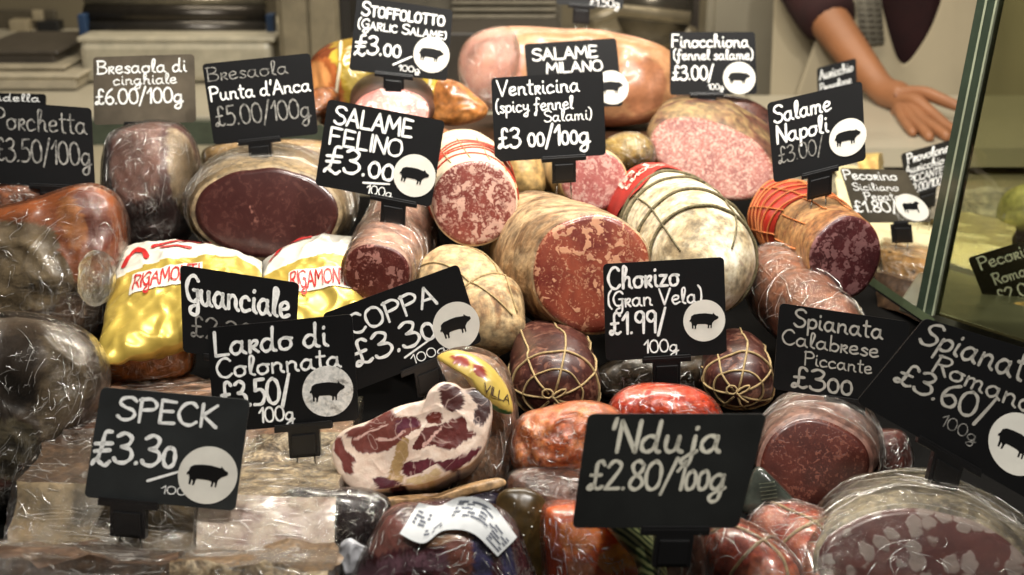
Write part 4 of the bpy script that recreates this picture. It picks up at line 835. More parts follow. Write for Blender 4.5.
def slab(name, label, cat, f, b, mats, seed, amp=0.002, fm=None, fo=0.003, N=14):
    m = MB(); c = hexa(m, f, b, N, amp, seed); zl = min(P(*q).z for q in f+b)
    r = thing(name, label, cat, (c.x, c.y, zl)); bm_ = m.build('body', mats, r)
    if fm:
        m = MB(); A = [P(*q) for q in f+b]; cen = sum(A, V((0, 0, 0)))/8
        hexa(m, f, b, 34, 0.0, seed); m.v = [cen + (p-cen)*(1+fo*15) + (p-cen).normalized()*(0.0016*crump(p, 70, seed)) for p in m.v]; m.mi = [0]*len(m.f)
        N2 = 35; gv = list(m.v)
        def fp(k):
            def g(a, b):
                x = a*33.999; y = b*33.999; i, j = int(x), int(y); u, v = x-i, y-j; o = k*N2*N2 + j*N2 + i
                return (gv[o]*(1-u)+gv[o+1]*u)*(1-v)+(gv[o+N2]*(1-u)+gv[o+N2+1]*u)*v + V((0, -0.0003, 0.0003))
            return g
        for k in (0, 1): creases(m, fp(k), 40, seed+k, ln=(0.08, 0.4), rad=0.0003)
        m.build('cling_film', [fm, crease_mat()], r)
    return r
FAT = blotch('pale_fat', [(186, 170, 164), (204, 192, 184), (196, 180, 166)], 12, 0.35, 0.1, coat=0.4)
HERB = blotch('herb_crust', [(44, 36, 26), (104, 88, 66), (176, 162, 136), (64, 52, 38)], 90, 0.6, 1.0, 3)
RIND = blotch('dark_rind', [(40, 30, 23), (66, 50, 37), (86, 68, 50)], 30, 0.4, 0.5, coat=0.3)
SPK = blotch('speck_fat', [(104, 92, 70), (128, 114, 90), (112, 92, 74)], 10, 0.4, 0.1, coat=0.3)
slab('lardo', 'pinkish white lardo block with herb crusted top, wrapped in film', 'lardo', [(200, 494, .78), (336, 498, .78), (332, 552, .765), (196, 548, .765)], [(222, 462, .86), (342, 466, .86), (342, 516, .86), (220, 512, .86)], [FAT, HERB, FAT], 41, 0.0012, FILMC)
slab('lardo', 'darker herb crusted lardo block under the clip of the Lardo card', 'lardo', [(232, 436, .90), (346, 436, .90), (342, 466, .87), (230, 466, .87)], [(238, 402, .97), (360, 398, .97), (360, 425, .97), (238, 430, .97)], [HERB, blotch('pinkish_top', [(90, 66, 54), (150, 120, 98), (186, 160, 136)], 30, 0.3, 0.5), RIND], 42, 0.004, FILMC)
slab('lardo', 'brown block in glittering crumpled film at the bottom edge below the white lardo', 'lardo', [(176, 566, .70), (330, 562, .70), (330, 610, .69), (180, 610, .69)], [(190, 548, .745), (336, 546, .745), (336, 580, .745), (190, 580, .745)], [HERB, blotch('brown_fat', [(78, 58, 40), (120, 98, 70)], 60, 0.4, 0.6), RIND], 43, 0.004, film('glitter_film', 100, 0.10, strength=1.0, gloss=0.2))
slab('speck', 'beige fatty speck slab with dark rind left of the Speck card stem', 'speck', [(18, 482, .80), (196, 492, .79), (196, 552, .775), (8, 545, .775)], [(48, 440, .88), (214, 444, .88), (214, 500, .88), (40, 495, .88)], [SPK, RIND, RIND], 44, 0.0018, FILMS)
slab('speck', 'pale speck piece with dark lean at the bottom left corner in film', 'speck', [(-30, 560, .71), (180, 562, .71), (180, 620, .70), (-30, 620, .70)], [(-30, 540, .76), (190, 546, .76), (190, 580, .76), (-30, 580, .76)], [RIND, blotch('lean_top', [(56, 42, 36), (88, 70, 58), (124, 106, 88)], 22, 0.35, 0.3), RIND], 45, 0.004, FILMC)
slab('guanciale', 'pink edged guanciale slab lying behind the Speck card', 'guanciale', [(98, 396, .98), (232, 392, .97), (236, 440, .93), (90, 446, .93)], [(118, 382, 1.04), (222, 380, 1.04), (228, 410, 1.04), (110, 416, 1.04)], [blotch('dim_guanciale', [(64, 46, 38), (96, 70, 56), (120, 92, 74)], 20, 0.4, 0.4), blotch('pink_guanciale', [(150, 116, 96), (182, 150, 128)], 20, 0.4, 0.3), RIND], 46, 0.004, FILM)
slab('guanciale', 'dark brown smoked cheek piece beside the dark wrapped ham', 'guanciale', [(62, 432, .88), (110, 424, .88), (108, 470, .86), (44, 474, .86)], [(78, 410, .95), (116, 402, .95), (114, 440, .95), (70, 446, .95)], [RIND, blotch('russet_rind', [(66, 44, 34), (110, 76, 60)], 24, 0.35, 0.4), RIND], 47, 0.003, FILM)
# --- dark vacuum bag and purple ham with paper label at bottom
s = Solid([(276, 500), (300, 488), (330, 490), (365, 492), (388, 505), (384, 540), (360, 580), (320, 590), (285, 575), (272, 540)], 0.79, 0.012, 0.03, 2.6, seed=48, amp=0.003)
r = thing('vacuum_bag', 'blackish vacuum packed meat between the white lardo and the purple ham', 'food pack', s.base())
s.mesh('body', blotch('blackish_meat', [(30, 24, 28), (48, 40, 44), (60, 50, 52)], 18, 0.25, 0.2, coat=0.5), r); s.mesh('cling_film', FILM, r, off=0.002, crumple=0.0014, csc=67, K=30)
cf = painter((70, 28, 38), [((110, 78, 92), [(360, 565), (400, 550), (450, 545), (448, 560), (400, 566), (366, 585)]), ((150, 112, 84), [(425, 526), (470, 524), (478, 534), (430, 538)]), ((60, 58, 96), [(472, 530), (488, 528), (492, 600), (474, 600)]), ((118, 70, 60), [(450, 536), (470, 532), (474, 560), (462, 590), (452, 560)]),
   ((60, 58, 96), [(500, 540), (512, 545), (518, 600), (506, 600)]), ((134, 84, 78), [(370, 530), (392, 512), (412, 520), (420, 536), (390, 545), (372, 552)])], warp=1.5, seed=9)
s = Solid([(352, 600), (358, 566), (372, 540), (390, 514), (420, 505), (470, 502), (505, 515), (522, 545), (530, 600), (440, 630)], 0.745, 0.022, 0.04, 2.4, seed=49, amp=0.002)
r = thing('ham', 'purple vacuum packed ham with blue stripes under a white paper ticket', 'ham', s.base())
s.mesh('body', PMW, r, K=40, colf=cf); s.mesh('cling_film', FILM, r, off=0.0015, crumple=0.0011, csc=67, K=40)
def paper(pts_top, pts_bot, sol, off=0.006, mat=None):
    tp, bt = spline(pts_top, 8), spline(pts_bot, 8); n = min(len(tp), len(bt)); m = MB(); K = 8
    f = lambda u, v: sol.front(tp[min(n-1, int(u*(n-1)))][0]*(1-v)+bt[min(n-1, int(u*(n-1)))][0]*v, tp[min(n-1, int(u*(n-1)))][1]*(1-v)+bt[min(n-1, int(u*(n-1)))][1]*v, off)
    g = [f(i/(n-1), j/K) for j in range(K+1) for i in range(n)]; m.add(g, [(j*n+i, j*n+i+1, (j+1)*n+i+1, (j+1)*n+i) for j in range(K) for i in range(n-1)])
    return m, f
m, f = paper([(420, 500), (440, 503), (462, 494), (490, 500), (517, 533)], [(403, 526), (426, 534), (446, 523), (474, 526), (498, 549)], s)
lb = m.build('paper_ticket', plain('white_ticket', (206, 208, 208), 0.6, var=0.03), r, label='white weighing ticket with grey print')
m = MB(); rg = random.Random(3)
for (u0, u1, v0, v1) in ((0.52, 0.84, 0.12, 0.62), (0.08, 0.2, 0.2, 0.6), (0.86, 0.97, 0.3, 0.9), (0.24, 0.42, 0.62, 0.8)):
    k = 0
    while v0 + k*0.1 < v1:
        v = v0 + k*0.1; u = u0
        while u < u1:
            w = rg.uniform(0.015, 0.04); a = [f(u, v), f(min(1, u+w), v), f(min(1, u+w), v+0.055), f(u, v+0.055)]; m.add([p + s.n*0.0006 for p in a], [(0,1,2,3)]); u += w + 0.012
        k += 1
m.build('print', plain('blue_grey_print', (96, 100, 112), 0.7), lb, smooth=False)
s = Solid([(496, 500), (520, 488), (545, 500), (556, 540), (550, 600), (520, 610), (505, 560)], 0.79, 0.01, 0.03, 2.4, seed=50)
r = thing('vacuum_bag', 'olive brown bag dotted with tiny glints right of the paper ticket', 'food pack', s.base())
s.mesh('body', blotch('olive_bag', [(44, 34, 16), (66, 52, 26), (74, 58, 32)], 16, 0.3, 0.1), r)
m = MB(); rg = random.Random(8)
for k in range(16):
    p = s.front(rg.uniform(505, 545), rg.uniform(500, 570), 0.001); q = rg.uniform(0.0004, 0.0009); 
    m.add([p + V((q*a, q*b, q*c)) for a, b, c in ((1,0,0), (-1,0,0), (0,1,0), (0,-1,0), (0,0,1), (0,0,-1))], [(0,2,4), (2,1,4), (1,3,4), (3,0,4), (2,0,5), (1,2,5), (3,1,5), (0,3,5)])
m.build('painted_glint_drops', plain('painted_glint', (225, 225, 215), 0.1, coat=1), r)  # drops coloured near white, their glints painted in
# --- orange packs at the bottom centre
cf = painter((206, 92, 22), [((226, 134, 40), [(560, 520), (600, 525), (590, 545), (565, 545)]), ((222, 164, 70), [(608, 540), (632, 528), (642, 535), (636, 556), (606, 566), (596, 555)]), ((160, 54, 16), [(545, 540), (562, 548), (566, 575), (548, 580)]), ((186, 118, 84), [(568, 555), (590, 560), (590, 590), (566, 590)])], seed=10)
s = Solid([(544, 515), (556, 505), (600, 508), (640, 522), (652, 545), (650, 600), (600, 620), (552, 600), (544, 560)], 0.765, 0.02, 0.04, 2.4, seed=51, amp=0.003)
r = thing('spreadable_sausage', 'bright orange wrapped spreadable sausage under the Nduja card', 'sausage', s.base())
s.mesh('body', PMW, r, K=34, colf=cf); s.mesh('cling_film', FILMC, r, off=0.002, crumple=0.0014, csc=81, K=40)
L = Loft([(600, 500, 0.742, 12, 30), (628, 528, 0.732, 15, 30), (650, 560, 0.73, 14, 26), (655, 600, 0.73, 12, 22)], amp=0.001, seed=52, r0=0.1, ref=FW, roll=0)
r = thing('sausage_pack', 'narrow green striped pack put in for a reflection below the Nduja card', 'food pack', L.base())  # solid pack stands in for a reflected green striped label
t = NT('green_striped_wrap'); w = t.n('ShaderNodeTexWave', Scale=130, Distortion=2.0); w.bands_direction = 'DIAGONAL'; t.set(w, 'Vector', t.tc.outputs['Object'])
GREENW = t.done(t.ramp(w, [(0.42, (38, 52, 30)), (0.58, (128, 132, 88))]), 0.3, coat=0.4)
L.mesh('wrapper', GREENW, r)
m = MB(); f = lambda x, y: L.pt(0.42 + x*9, math.pi*1.5 + y*40, 0.001)
s = Solid([(640, 560), (660, 520), (685, 512), (700, 530), (700, 600), (640, 600)], 0.76, 0.015, 0.03, 2.4, seed=53)
r = thing('wrapped_meat', 'mauve piece in clear film between the striped pack and the red pair', 'meat', s.base())
s.mesh('body', blotch('mauve_meat', [(96, 56, 44), (140, 100, 88), (164, 128, 116)], 24, 0.3, 0.3), r); s.mesh('cling_film', FILMS, r, off=0.002, crumple=0.0014, csc=81, K=34)
# --- bottom right wrapped red sausages
RC = blotch('red_wet_casing', [(92, 32, 24), (140, 56, 40), (168, 92, 60), (112, 40, 32)], 28, 0.25, 0.4, coat=0.7)
for lab, secs, sd in (('left red sausage of the shrink wrapped pair at the bottom', [(705, 545, .78, 26, 26), (730, 552, .775, 34, 38), (765, 580, .76, 34, 40), (775, 620, .75, 30, 34)], 54), ('right larger red sausage of the shrink wrapped pair at the bottom', [(760, 512, .83, 22, 22), (785, 535, .81, 38, 36), (815, 565, .79, 44, 44), (825, 610, .78, 40, 44)], 55)):
    L = Loft(secs, amp=0.002, seed=sd, r0=0.3, r1=0.2, ref=V((0, -0.3, 0.95)))
    r = thing('sausage', lab, 'sausage', L.base()); L.mesh('casing', RC, r); L.mesh('cling_film', FILMC, r, off=0.0015, crumple=0.0014, csc=81, ns=110, nr=60)
    m = MB(); L.ring(m, 0.5, 0.0011, 0.04); L.line(m, 0.1, 1.5, 0.9, 1.9, 0.001); m.build('string', STRING, r)
s = Solid([(742, 500), (756, 468), (772, 476), (800, 505), (806, 512), (775, 514), (745, 514)], 0.82, 0.008, 0.02, 2.6, seed=56)
r = thing('sausage_pack', 'film cone with dark green printed stripes above the shrink wrapped sausages', 'food pack', s.base())
s.mesh('wrapper', plain('grey_green_wrap', (52, 56, 50), 0.25, var=0.3, sc=60, coat=0.5), r); 
m = MB(); ribbons(m, [[(x*0.004+k*0.0004, -k*0.003+x*0.0006) for x in range(4)] for k in range(7)], 0.0007, lambda x, y: s.front(757 + x*1250, 482 - y*1250, 0.0012)); m.build('print', plain('pale_green_print', (78, 82, 64), 0.5), r, smooth=False)
# --- spianata calabrese cut and its end piece
L = Loft([(814, 463, .90, 58, 47), (816, 447, .94, 60, 50), (822, 425, 1.0, 48, 40)], n0=(-0.03, -0.9, 0.42), amp=0.0015, seed=57, r1=0.25)
r = thing('salami', 'flattened dark red spianata with cut face behind film, below the Spianata Calabrese card', 'salami', L.base())
L.mesh('casing', blotch('mauve_casing', [(92, 58, 50), (130, 100, 92), (150, 122, 112)], 26, 0.4, 0.4), r)
L.face(cutmeat('calabrese_cut', (84, 34, 24), (62, 24, 18), (118, 66, 52), 140, 0.3, 0.42, 0.03, coat=0.4), r, k1=0.93)
L.mesh('cling_film', FILMC, r, off=0.003, crumple=0.0014, csc=74, ns=110, nr=40, open0=True)
s = Solid([(868, 436), (885, 430), (905, 434), (912, 460), (900, 482), (875, 484), (864, 462)], 0.95, 0.012, 0.03, 2.6, seed=58)
r = thing('salami', 'small dark red sausage end beside the flattened cut, under the tilted card', 'salami', s.base())
s.mesh('body', blotch('dark_end', [(60, 22, 18), (88, 36, 28)], 40, 0.35, 0.3, coat=0.3), r); s.mesh('cling_film', FILM, r, off=0.002, crumple=0.0011, csc=81)
# --- spianata romana
L = Loft([(930, 580, .76, 116, 72), (928, 552, .82, 110, 70), (926, 532, .88, 90, 52)], n0=(0.02, -0.84, 0.54), amp=0.002, seed=59, r1=0.3, roll=-12)
r = thing('salami', 'large film wrapped spianata with big grey white fat discs, bottom right', 'salami', L.base())
L.mesh('casing', blotch('grey_mould_casing', [(40, 36, 29), (66, 60, 49), (128, 120, 102), (50, 42, 35)], 30, 0.5, 0.5), r, ns=90)
L.face(cutmeat('romana_cut', (86, 44, 38), (66, 30, 28), (132, 118, 112), 95, 0.55, 0.46, 0.006, fine=0.0, streak=40, coat=0.4), r, k1=0.95, ns=90)
L.mesh('cling_film', FILMS, r, off=0.004, crumple=0.0018, csc=54, ns=130, nr=50, cap0=18)

# --- back: cooked ham, gold ham, small things
cf = painter((190, 140, 98), [((206, 150, 132), [(455, 60), (470, 30), (500, 22), (522, 40), (518, 80), (500, 112), (470, 100)]), ((214, 170, 138), [(500, 22), (680, 30), (680, 48), (620, 40), (560, 34), (510, 34)]), ((172, 116, 82), [(620, 72), (650, 62), (664, 80), (658, 108), (634, 118), (618, 98)]), ((206, 160, 116), [(520, 40), (600, 50), (600, 70), (530, 70)]), ((170, 110, 76), [(480, 100), (560, 118), (650, 118), (650, 135), (480, 130)])], warp=3, wsc=0.03, seed=12)
s = Solid([(459, 70), (464, 46), (482, 31), (515, 26), (560, 28), (610, 32), (650, 42), (674, 56), (684, 85), (672, 112), (640, 124), (590, 126), (540, 122), (500, 114), (472, 98)], 1.52, 0.035, 0.07, 3.0, seed=60, amp=0.004)
r = thing('ham', 'huge pale pink cooked ham spread behind the Milano and Ventricina cards', 'ham', s.base())
s.mesh('body', PM, r, K=44, colf=cf)
s3 = Solid([(458, 70), (463, 46), (482, 30), (508, 27), (520, 50), (512, 92), (490, 112), (466, 98)], 1.48, 0.024, 0.01, 2.6, seed=61); s3.mesh('cling_film', FILMC, r, crumple=0.0022, csc=67, K=34)
m = MB(); m.abox(P(440, 128, 1.5).x, P(700, 128, 1.5).x, 1.36, 1.60, P(560, 128, 1.45).z-0.036, P(560, 128, 1.45).z-0.021); tagged(m.build('wooden_board', plain('brown_board', (82, 54, 34), 0.5, var=0.2), smooth=False, bevel=0.003), 'brown board carrying the huge cooked ham', 'board')
m = MB(); m.abox(-0.08, 0.22, 1.40, 1.58, 1.03, P(560, 128, 1.45).z-0.037); structure(m.build('trim_2', DARK, smooth=False))
cf = painter((196, 168, 66), [((176, 100, 54), [(300, 70), (330, 62), (344, 80), (346, 125), (300, 125)]), ((214, 150, 90), [(312, 74), (330, 70), (336, 92), (318, 96)]), ((120, 62, 36), [(306, 40), (345, 38), (350, 52), (312, 66)]), ((222, 200, 110), [(350, 76), (380, 74), (376, 98), (352, 96)]), ((160, 128, 44), [(345, 40), (436, 46), (438, 66), (350, 60)])], warp=3, seed=13)
s = Solid([(306, 74), (316, 54), (340, 42), (380, 36), (420, 42), (440, 60), (446, 88), (438, 118), (400, 130), (350, 132), (316, 122), (306, 100)], 1.42, 0.05, 0.05, 2.2, seed=62, amp=0.003, rough=0.006, rsc=26)
r = thing('ham', 'gold foil wrapped ham with tied strings behind the Stoffolotto card', 'ham', s.base())
s.mesh('body', tinted('foil_and_meat', 30, 0.22, 0.7, 0.2, 0.8), r, K=36, colf=cf)
m = MB()
for x in (344, 432): m.tube([s.front(x + math.sin(k*0.6)*2, 46 + k*7.5, 0.001) for k in range(11)], 0.002, 6)
m.build('string', plain('white_string', (214, 200, 170), 0.7), r)
L = Loft([(392, 112, 1.30, 40, 26), (392, 100, 1.36, 42, 28), (392, 90, 1.40, 34, 22)], n0=(0, -0.85, 0.5), seed=63, r1=0.3, amp=0.0015)
r = thing('salami', 'pinkish white salami end directly below the Stoffolotto card clip', 'salami', L.base()); L.mesh('casing', plain('dark_casing', (72, 44, 34), 0.5), r); L.face(cutmeat('pale_pink_cut', (196, 130, 116), (160, 88, 80), (228, 198, 184), 110, 0.4, 0.4, 0.02), r)
s = Solid([(428, 92), (440, 80), (458, 82), (474, 94), (488, 108), (480, 120), (450, 126), (430, 118)], 1.40, 0.014, 0.03, 2.8, seed=64, rough=0.004)
r = thing('wrapped_meat', 'amber smoked piece between the gold ham and the cooked ham', 'meat', s.base()); s.mesh('body', blotch('amber_meat', [(130, 76, 36), (176, 116, 62), (196, 140, 86)], 24, 0.35, 0.3, coat=0.4), r)
s = Solid([(340, 128), (380, 122), (430, 124), (455, 136), (440, 150), (380, 152), (345, 146)], 1.30, 0.02, 0.04, 2.2, seed=65)
r = thing('wrapped_meat', 'brown cured piece behind the top edge of the Salame Felino card', 'meat', s.base()); s.mesh('body', blotch('brown_cured', [(92, 56, 36), (134, 92, 62)], 24, 0.4, 0.3), r)
s = Solid([(602, 146), (618, 134), (640, 134), (654, 146), (654, 162), (636, 172), (612, 168)], 1.34, 0.02, 0.03, 2.2, seed=66)
r = thing('wrapped_meat', 'olive yellow film wrapped ball between the pink salami and the fennel salami', 'meat', s.base()); s.mesh('body', blotch('olive_yellow', [(112, 92, 48), (160, 136, 76), (130, 104, 60)], 26, 0.35, 0.3), r); s.mesh('cling_film', FILM, r, off=0.002, crumple=0.0014, csc=81)
s = Solid([(500, 150), (520, 145), (540, 158), (545, 190), (530, 200), (505, 190)], 1.30, 0.02, 0.03, 2.2, seed=67)
r = thing('wrapped_meat', 'pale yellow fat piece peeping out beside the Ventricina card clip', 'meat', s.base()); s.mesh('body', blotch('yellow_fat', [(150, 120, 74), (190, 162, 108)], 22, 0.45, 0.2), r)
for (o_, d_, lb, cols) in (([(205, 150), (240, 142), (285, 140), (325, 142), (356, 156), (352, 180), (300, 172), (240, 168), (210, 172)], 1.34, 'tan wrapped meat heaped behind the large maroon cut', [(112, 88, 58), (160, 134, 96), (186, 162, 124)]),
    ([(316, 122), (340, 100), (330, 88), (305, 96), (300, 130)], 1.38, 'orange brown piece left of the Salame Felino card', [(150, 84, 40), (190, 124, 66)]),
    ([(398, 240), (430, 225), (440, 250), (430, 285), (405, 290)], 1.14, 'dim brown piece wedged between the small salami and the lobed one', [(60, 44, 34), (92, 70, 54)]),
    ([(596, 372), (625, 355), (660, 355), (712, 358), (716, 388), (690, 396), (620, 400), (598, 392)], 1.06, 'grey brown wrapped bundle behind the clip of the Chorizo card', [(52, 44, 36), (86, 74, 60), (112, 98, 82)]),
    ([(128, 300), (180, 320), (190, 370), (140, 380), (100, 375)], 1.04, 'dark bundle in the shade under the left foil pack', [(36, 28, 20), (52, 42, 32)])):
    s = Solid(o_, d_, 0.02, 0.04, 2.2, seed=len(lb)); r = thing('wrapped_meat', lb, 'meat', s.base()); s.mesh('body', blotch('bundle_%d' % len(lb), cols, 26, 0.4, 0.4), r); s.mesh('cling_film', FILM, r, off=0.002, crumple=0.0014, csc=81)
# ------------------------------------------------------------------ cheese side and glass divider
CH = blotch('pale_cheese', [(222, 210, 164), (234, 224, 184)], 14, 0.45, 0.1, ov=0.15)
def cheese(label, f, b, mats, seed, fm=None, amp=0.0015, name='cheese'): return slab(name, label, 'cheese', f, b, mats, seed, amp, fm)
TAN = blotch('peppered_cheese', [(168, 132, 84), (186, 150, 100)], 14, 0.4, 0.2, spots=((50, 38, 26), 55, 0.16), coat=0.3)
cheese('tan cheese wedge studded with peppercorns under the Pecorino Siciliano card', [(880, 250, 1.36), (934, 262, 1.30), (926, 285, 1.30), (882, 270, 1.36)], [(884, 238, 1.46), (944, 248, 1.44), (946, 262, 1.44), (884, 252, 1.46)], [TAN, TAN, TAN], 71, FILM)
cheese('dark rinded cheese block under the peppered tan wedge', [(876, 272, 1.33), (930, 288, 1.27), (925, 322, 1.25), (878, 305, 1.32)], [(880, 262, 1.44), (942, 270, 1.42), (942, 300, 1.42), (882, 290, 1.44)], [RIND, RIND, RIND], 72)
cheese('cream white cheese block left behind the Pecorino Siciliano card', [(836, 178, 1.62), (880, 184, 1.62), (880, 222, 1.60), (838, 216, 1.60)], [(838, 164, 1.72), (884, 168, 1.72), (884, 190, 1.72), (838, 186, 1.72)], [CH, CH, CH], 73)
cheese('small upright yellow cheese piece touching the Napoli card', [(858, 158, 1.66), (878, 156, 1.66), (878, 186, 1.64), (860, 186, 1.64)], [(862, 154, 1.72), (882, 153, 1.72), (882, 175, 1.72), (862, 176, 1.72)], [blotch('butter_cheese', [(206, 182, 106), (220, 200, 130)], 14, 0.45, 0.1)]*3, 74)
cheese('broad cream cheese slab under the stem of the Pecorino Siciliano card', [(846, 226, 1.50), (935, 236, 1.48), (932, 252, 1.48), (850, 244, 1.50)], [(856, 208, 1.66), (950, 214, 1.66), (950, 226, 1.66), (856, 220, 1.66)], [CH, CH, CH], 75)
cheese('pale yellow cheese block in creased film seen through the glass', [(944, 238, 1.38), (1008, 250, 1.34), (1002, 282, 1.32), (940, 268, 1.36)], [(962, 212, 1.52), (1016, 222, 1.50), (1016, 240, 1.50), (964, 236, 1.52)], [CH, CH, CH], 76, FILMC)
s = Solid([(1000, 210), (1008, 192), (1026, 184), (1060, 186), (1076, 210), (1070, 232), (1030, 240), (1004, 230)], 1.50, 0.04, 0.05, 2.2, seed=77, amp=0.001)
r = thing('cheese', 'round pale green yellow cheese at the right edge behind the glass', 'cheese', s.base()); s.mesh('body', blotch('green_cheese', [(150, 150, 92), (172, 170, 112)], 10, 0.5, 0.1), r)
s = Solid([(990, 318), (1000, 306), (1026, 302), (1060, 308), (1066, 330), (1030, 342), (1000, 334)], 1.22, 0.02, 0.03, 2.2, seed=78, amp=0.001)
r = thing('cheese', 'small golden rinded cheese under the Pecorino Romano card', 'cheese', s.base()); s.mesh('body', blotch('golden_rind', [(172, 140, 84), (200, 172, 120)], 18, 0.5, 0.2), r)
slab('cheese_box', 'grey patterned box behind the glass edge', 'box', [(936, 284, 1.30), (976, 292, 1.28), (974, 318, 1.27), (934, 308, 1.29)], [(948, 262, 1.36), (988, 268, 1.35), (988, 290, 1.35), (948, 284, 1.36)], [blotch('grey_pattern', [(48, 48, 46), (96, 96, 92), (60, 60, 58)], 60, 0.6, 0.1)]*3, 79, 0.0006)
slab('wrapping_paper', 'white folded paper bundle on the rear deck near the glass edge', 'paper', [(918, 206, 1.56), (1004, 206, 1.56), (1004, 222, 1.55), (918, 222, 1.55)], [(926, 190, 1.65), (1010, 188, 1.65), (1010, 200, 1.65), (926, 200, 1.65)], [blotch('white_wrap', [(150, 146, 132), (184, 180, 166)], 14, 0.6, 0.4)]*3, 80, 0.004)
slab('salad_paper', 'green and white patterned paper under the round cheese', 'paper', [(960, 234, 1.54), (1040, 240, 1.52), (1040, 250, 1.51), (960, 244, 1.53)], [(966, 212, 1.64), (1044, 214, 1.64), (1044, 224, 1.64), (966, 222, 1.64)], [blotch('green_white_paper', [(58, 82, 58), (150, 160, 136), (190, 190, 170), (84, 104, 76)], 24, 0.6, 0.1)]*3, 81, 0.003)
# steel tray and rail on the cheese side
m = MB(); p = [P(900, 300, 1.20), P(1060, 352, 1.06), P(1060, 300, 1.24), P(925, 262, 1.36)]
def prism(m, top, h): m.add(list(top) + [q - V((0, 0, h)) for q in top], [(0,1,2,3), (7,6,5,4), (0,4,5,1), (1,5,6,2), (2,6,7,3), (3,7,4,0)])
prism(m, p, 0.012); m.build('x', plain('grey_ledge', (104, 104, 88), 0.3, 0.3), smooth=False, bevel=0.002)
o = bpy.data.objects[-1] if False else COL.objects[len(COL.objects)-1]; o.name = 'glass_rail'; tagged(o, 'grey ledge rail along the foot of the glass divider', 'rail')
# glass divider with thick green edge
t = NT('divider_glass'); tr = t.n('ShaderNodeBsdfTransparent'); tr.inputs[0].default_value = lin((206, 208, 188)); gl = t.n('ShaderNodeBsdfGlossy', Roughness=0.02)
fr = t.n('ShaderNodeFresnel', IOR=1.45); mx = t.n('ShaderNodeMixShader'); t.set(mx, 0, fr); t.set(mx, 1, tr); t.set(mx, 2, gl); t.t.links.new(mx.outputs[0], t.out.inputs[0]); GLASS = t.m
A, B = P(995, -25, 1.02), P(927, 312, 1.13); C_, D_ = P(1120, 372, 1.00), P(1180, -25, 0.92)
nn = (B-A).cross(D_-A).normalized(); nn = nn if nn.y < 0 else -nn
r = thing('glass_divider', 'slanting glass divider with thick green edge between meats and cheeses', 'glass panel', B)
m = MB(); m.add([A, B, C_, D_] + [q - nn*0.006 for q in (A, B, C_, D_)], [(0,1,2,3), (7,6,5,4), (0,4,5,1), (1,5,6,2), (2,6,7,3), (3,7,4,0)]); m.build('glass_pane', GLASS, r, smooth=False)
e = (B-A).normalized(); sx = (D_-A) - e*(D_-A).dot(e); sx.normalize()
for k, (o0, w_, mt) in enumerate(((-0.0045, 0.0045, plain('green_edge', (52, 62, 50), 0.15, coat=0.6)), (-0.001, 0.0009, plain('bright_edge', (150, 156, 132), 0.2)), (0.0035, 0.0035, MC['green_edge']), (0.0075, 0.0008, MC['bright_edge']))):
    m = MB(); c = (A+B)/2 + sx*o0; m.box(c - nn*0.002, sx*w_, nn*0.006*(1.0 + 0.06*(k % 2)), (B-A)/2); m.build('edge_strip', mt, r, smooth=False, label='pale line' if k % 2 else 'green glass edge')
m = MB(); a, b = P(862, 276, 1.22), P(930, 322, 1.12); m.box((a+b)/2, (b-a)/2, V((0, 0.002, 0.004)), V((0, 0.012, -0.003)))
o = m.build('glass_shelf_edge', plain('green_strip', (84, 94, 70), 0.15, coat=0.6), smooth=False); tagged(o, 'green glass strip running under the dark netted salami to the divider', 'glass strip')

# ------------------------------------------------------------------ price cards
K = 'price cards'
sign('black card reading Mortadella, only its top edge showing above the Porchetta card', [(-42, 92), (46, 94), (44, 150), (-42, 148)], 1.36, [('Mortadella', 0.02, 0.14, 0.93, 0.13)], None, 0.5)
sign('black card reading Porchetta at the left edge', [(-20, 100), (91, 108), (95, 188), (-18, 183)], 1.16, [('Porchetta', 0.12, 0.33, 0.95, 0.26, True), ('£3.50/100g', 0.12, 0.72, 0.98, 0.28, True)], None, 0.62, yaw=5)
sign('card with grey brown haze in its colour, reading Bresaola di cinghiale', [(93, 57), (194, 54), (196, 122), (94, 125)], 1.24, [('Bresaola di', 0.04, 0.25, 0.92, 0.19), ('cinghiale', 0.2, 0.42, 0.82, 0.15), ('£6.00/100g', 0.02, 0.70, 0.88, 0.22)], None, 0.5, col=(84, 76, 64), pinl=0.02)  # haze of reflected light put into the card colour
sign('black card reading Bresaola Punta d Anca with rubbed corner', [(202, 64), (310, 53), (318, 134), (214, 145)], 1.18, [('Bresaola', 0.03, 0.22, 0.78, 0.17, True), ("Punta d'Anca", 0.03, 0.46, 0.97, 0.17), ('£5.00/100g', 0.05, 0.78, 0.95, 0.24, True)], None, 0.44)
sign('black card reading Stoffolotto garlic salame', [(357, -4), (453, 10), (447, 81), (349, 70)], 1.30, [('^STOFFOLOTTO', 0.07, 0.24, 0.92, 0.18), ('^(GARLIC SALAME)', 0.04, 0.42, 0.95, 0.13), ('$3.**', 0.04, 0.75, 0.50, 0.24), ('100g', 0.5, 0.93, 0.72, 0.08), ('_', 0.44, 0.86, 0.62, 0.72)], (0.82, 0.66, 0.25, 'pig'), 0.46)
sign('black card reading Salame Felino', [(328, 99), (445, 121), (431, 207), (315, 185)], 1.08, [('SALAME', 0.08, 0.26, 0.74, 0.20), ('FELINO', 0.06, 0.50, 0.68, 0.19), ('$3.**', 0.06, 0.79, 0.64, 0.27), ('100g', 0.44, 0.98, 0.66, 0.10), ('_', 0.40, 0.87, 0.62, 0.83)], (0.82, 0.68, 0.245, 'pig'), 0.68)
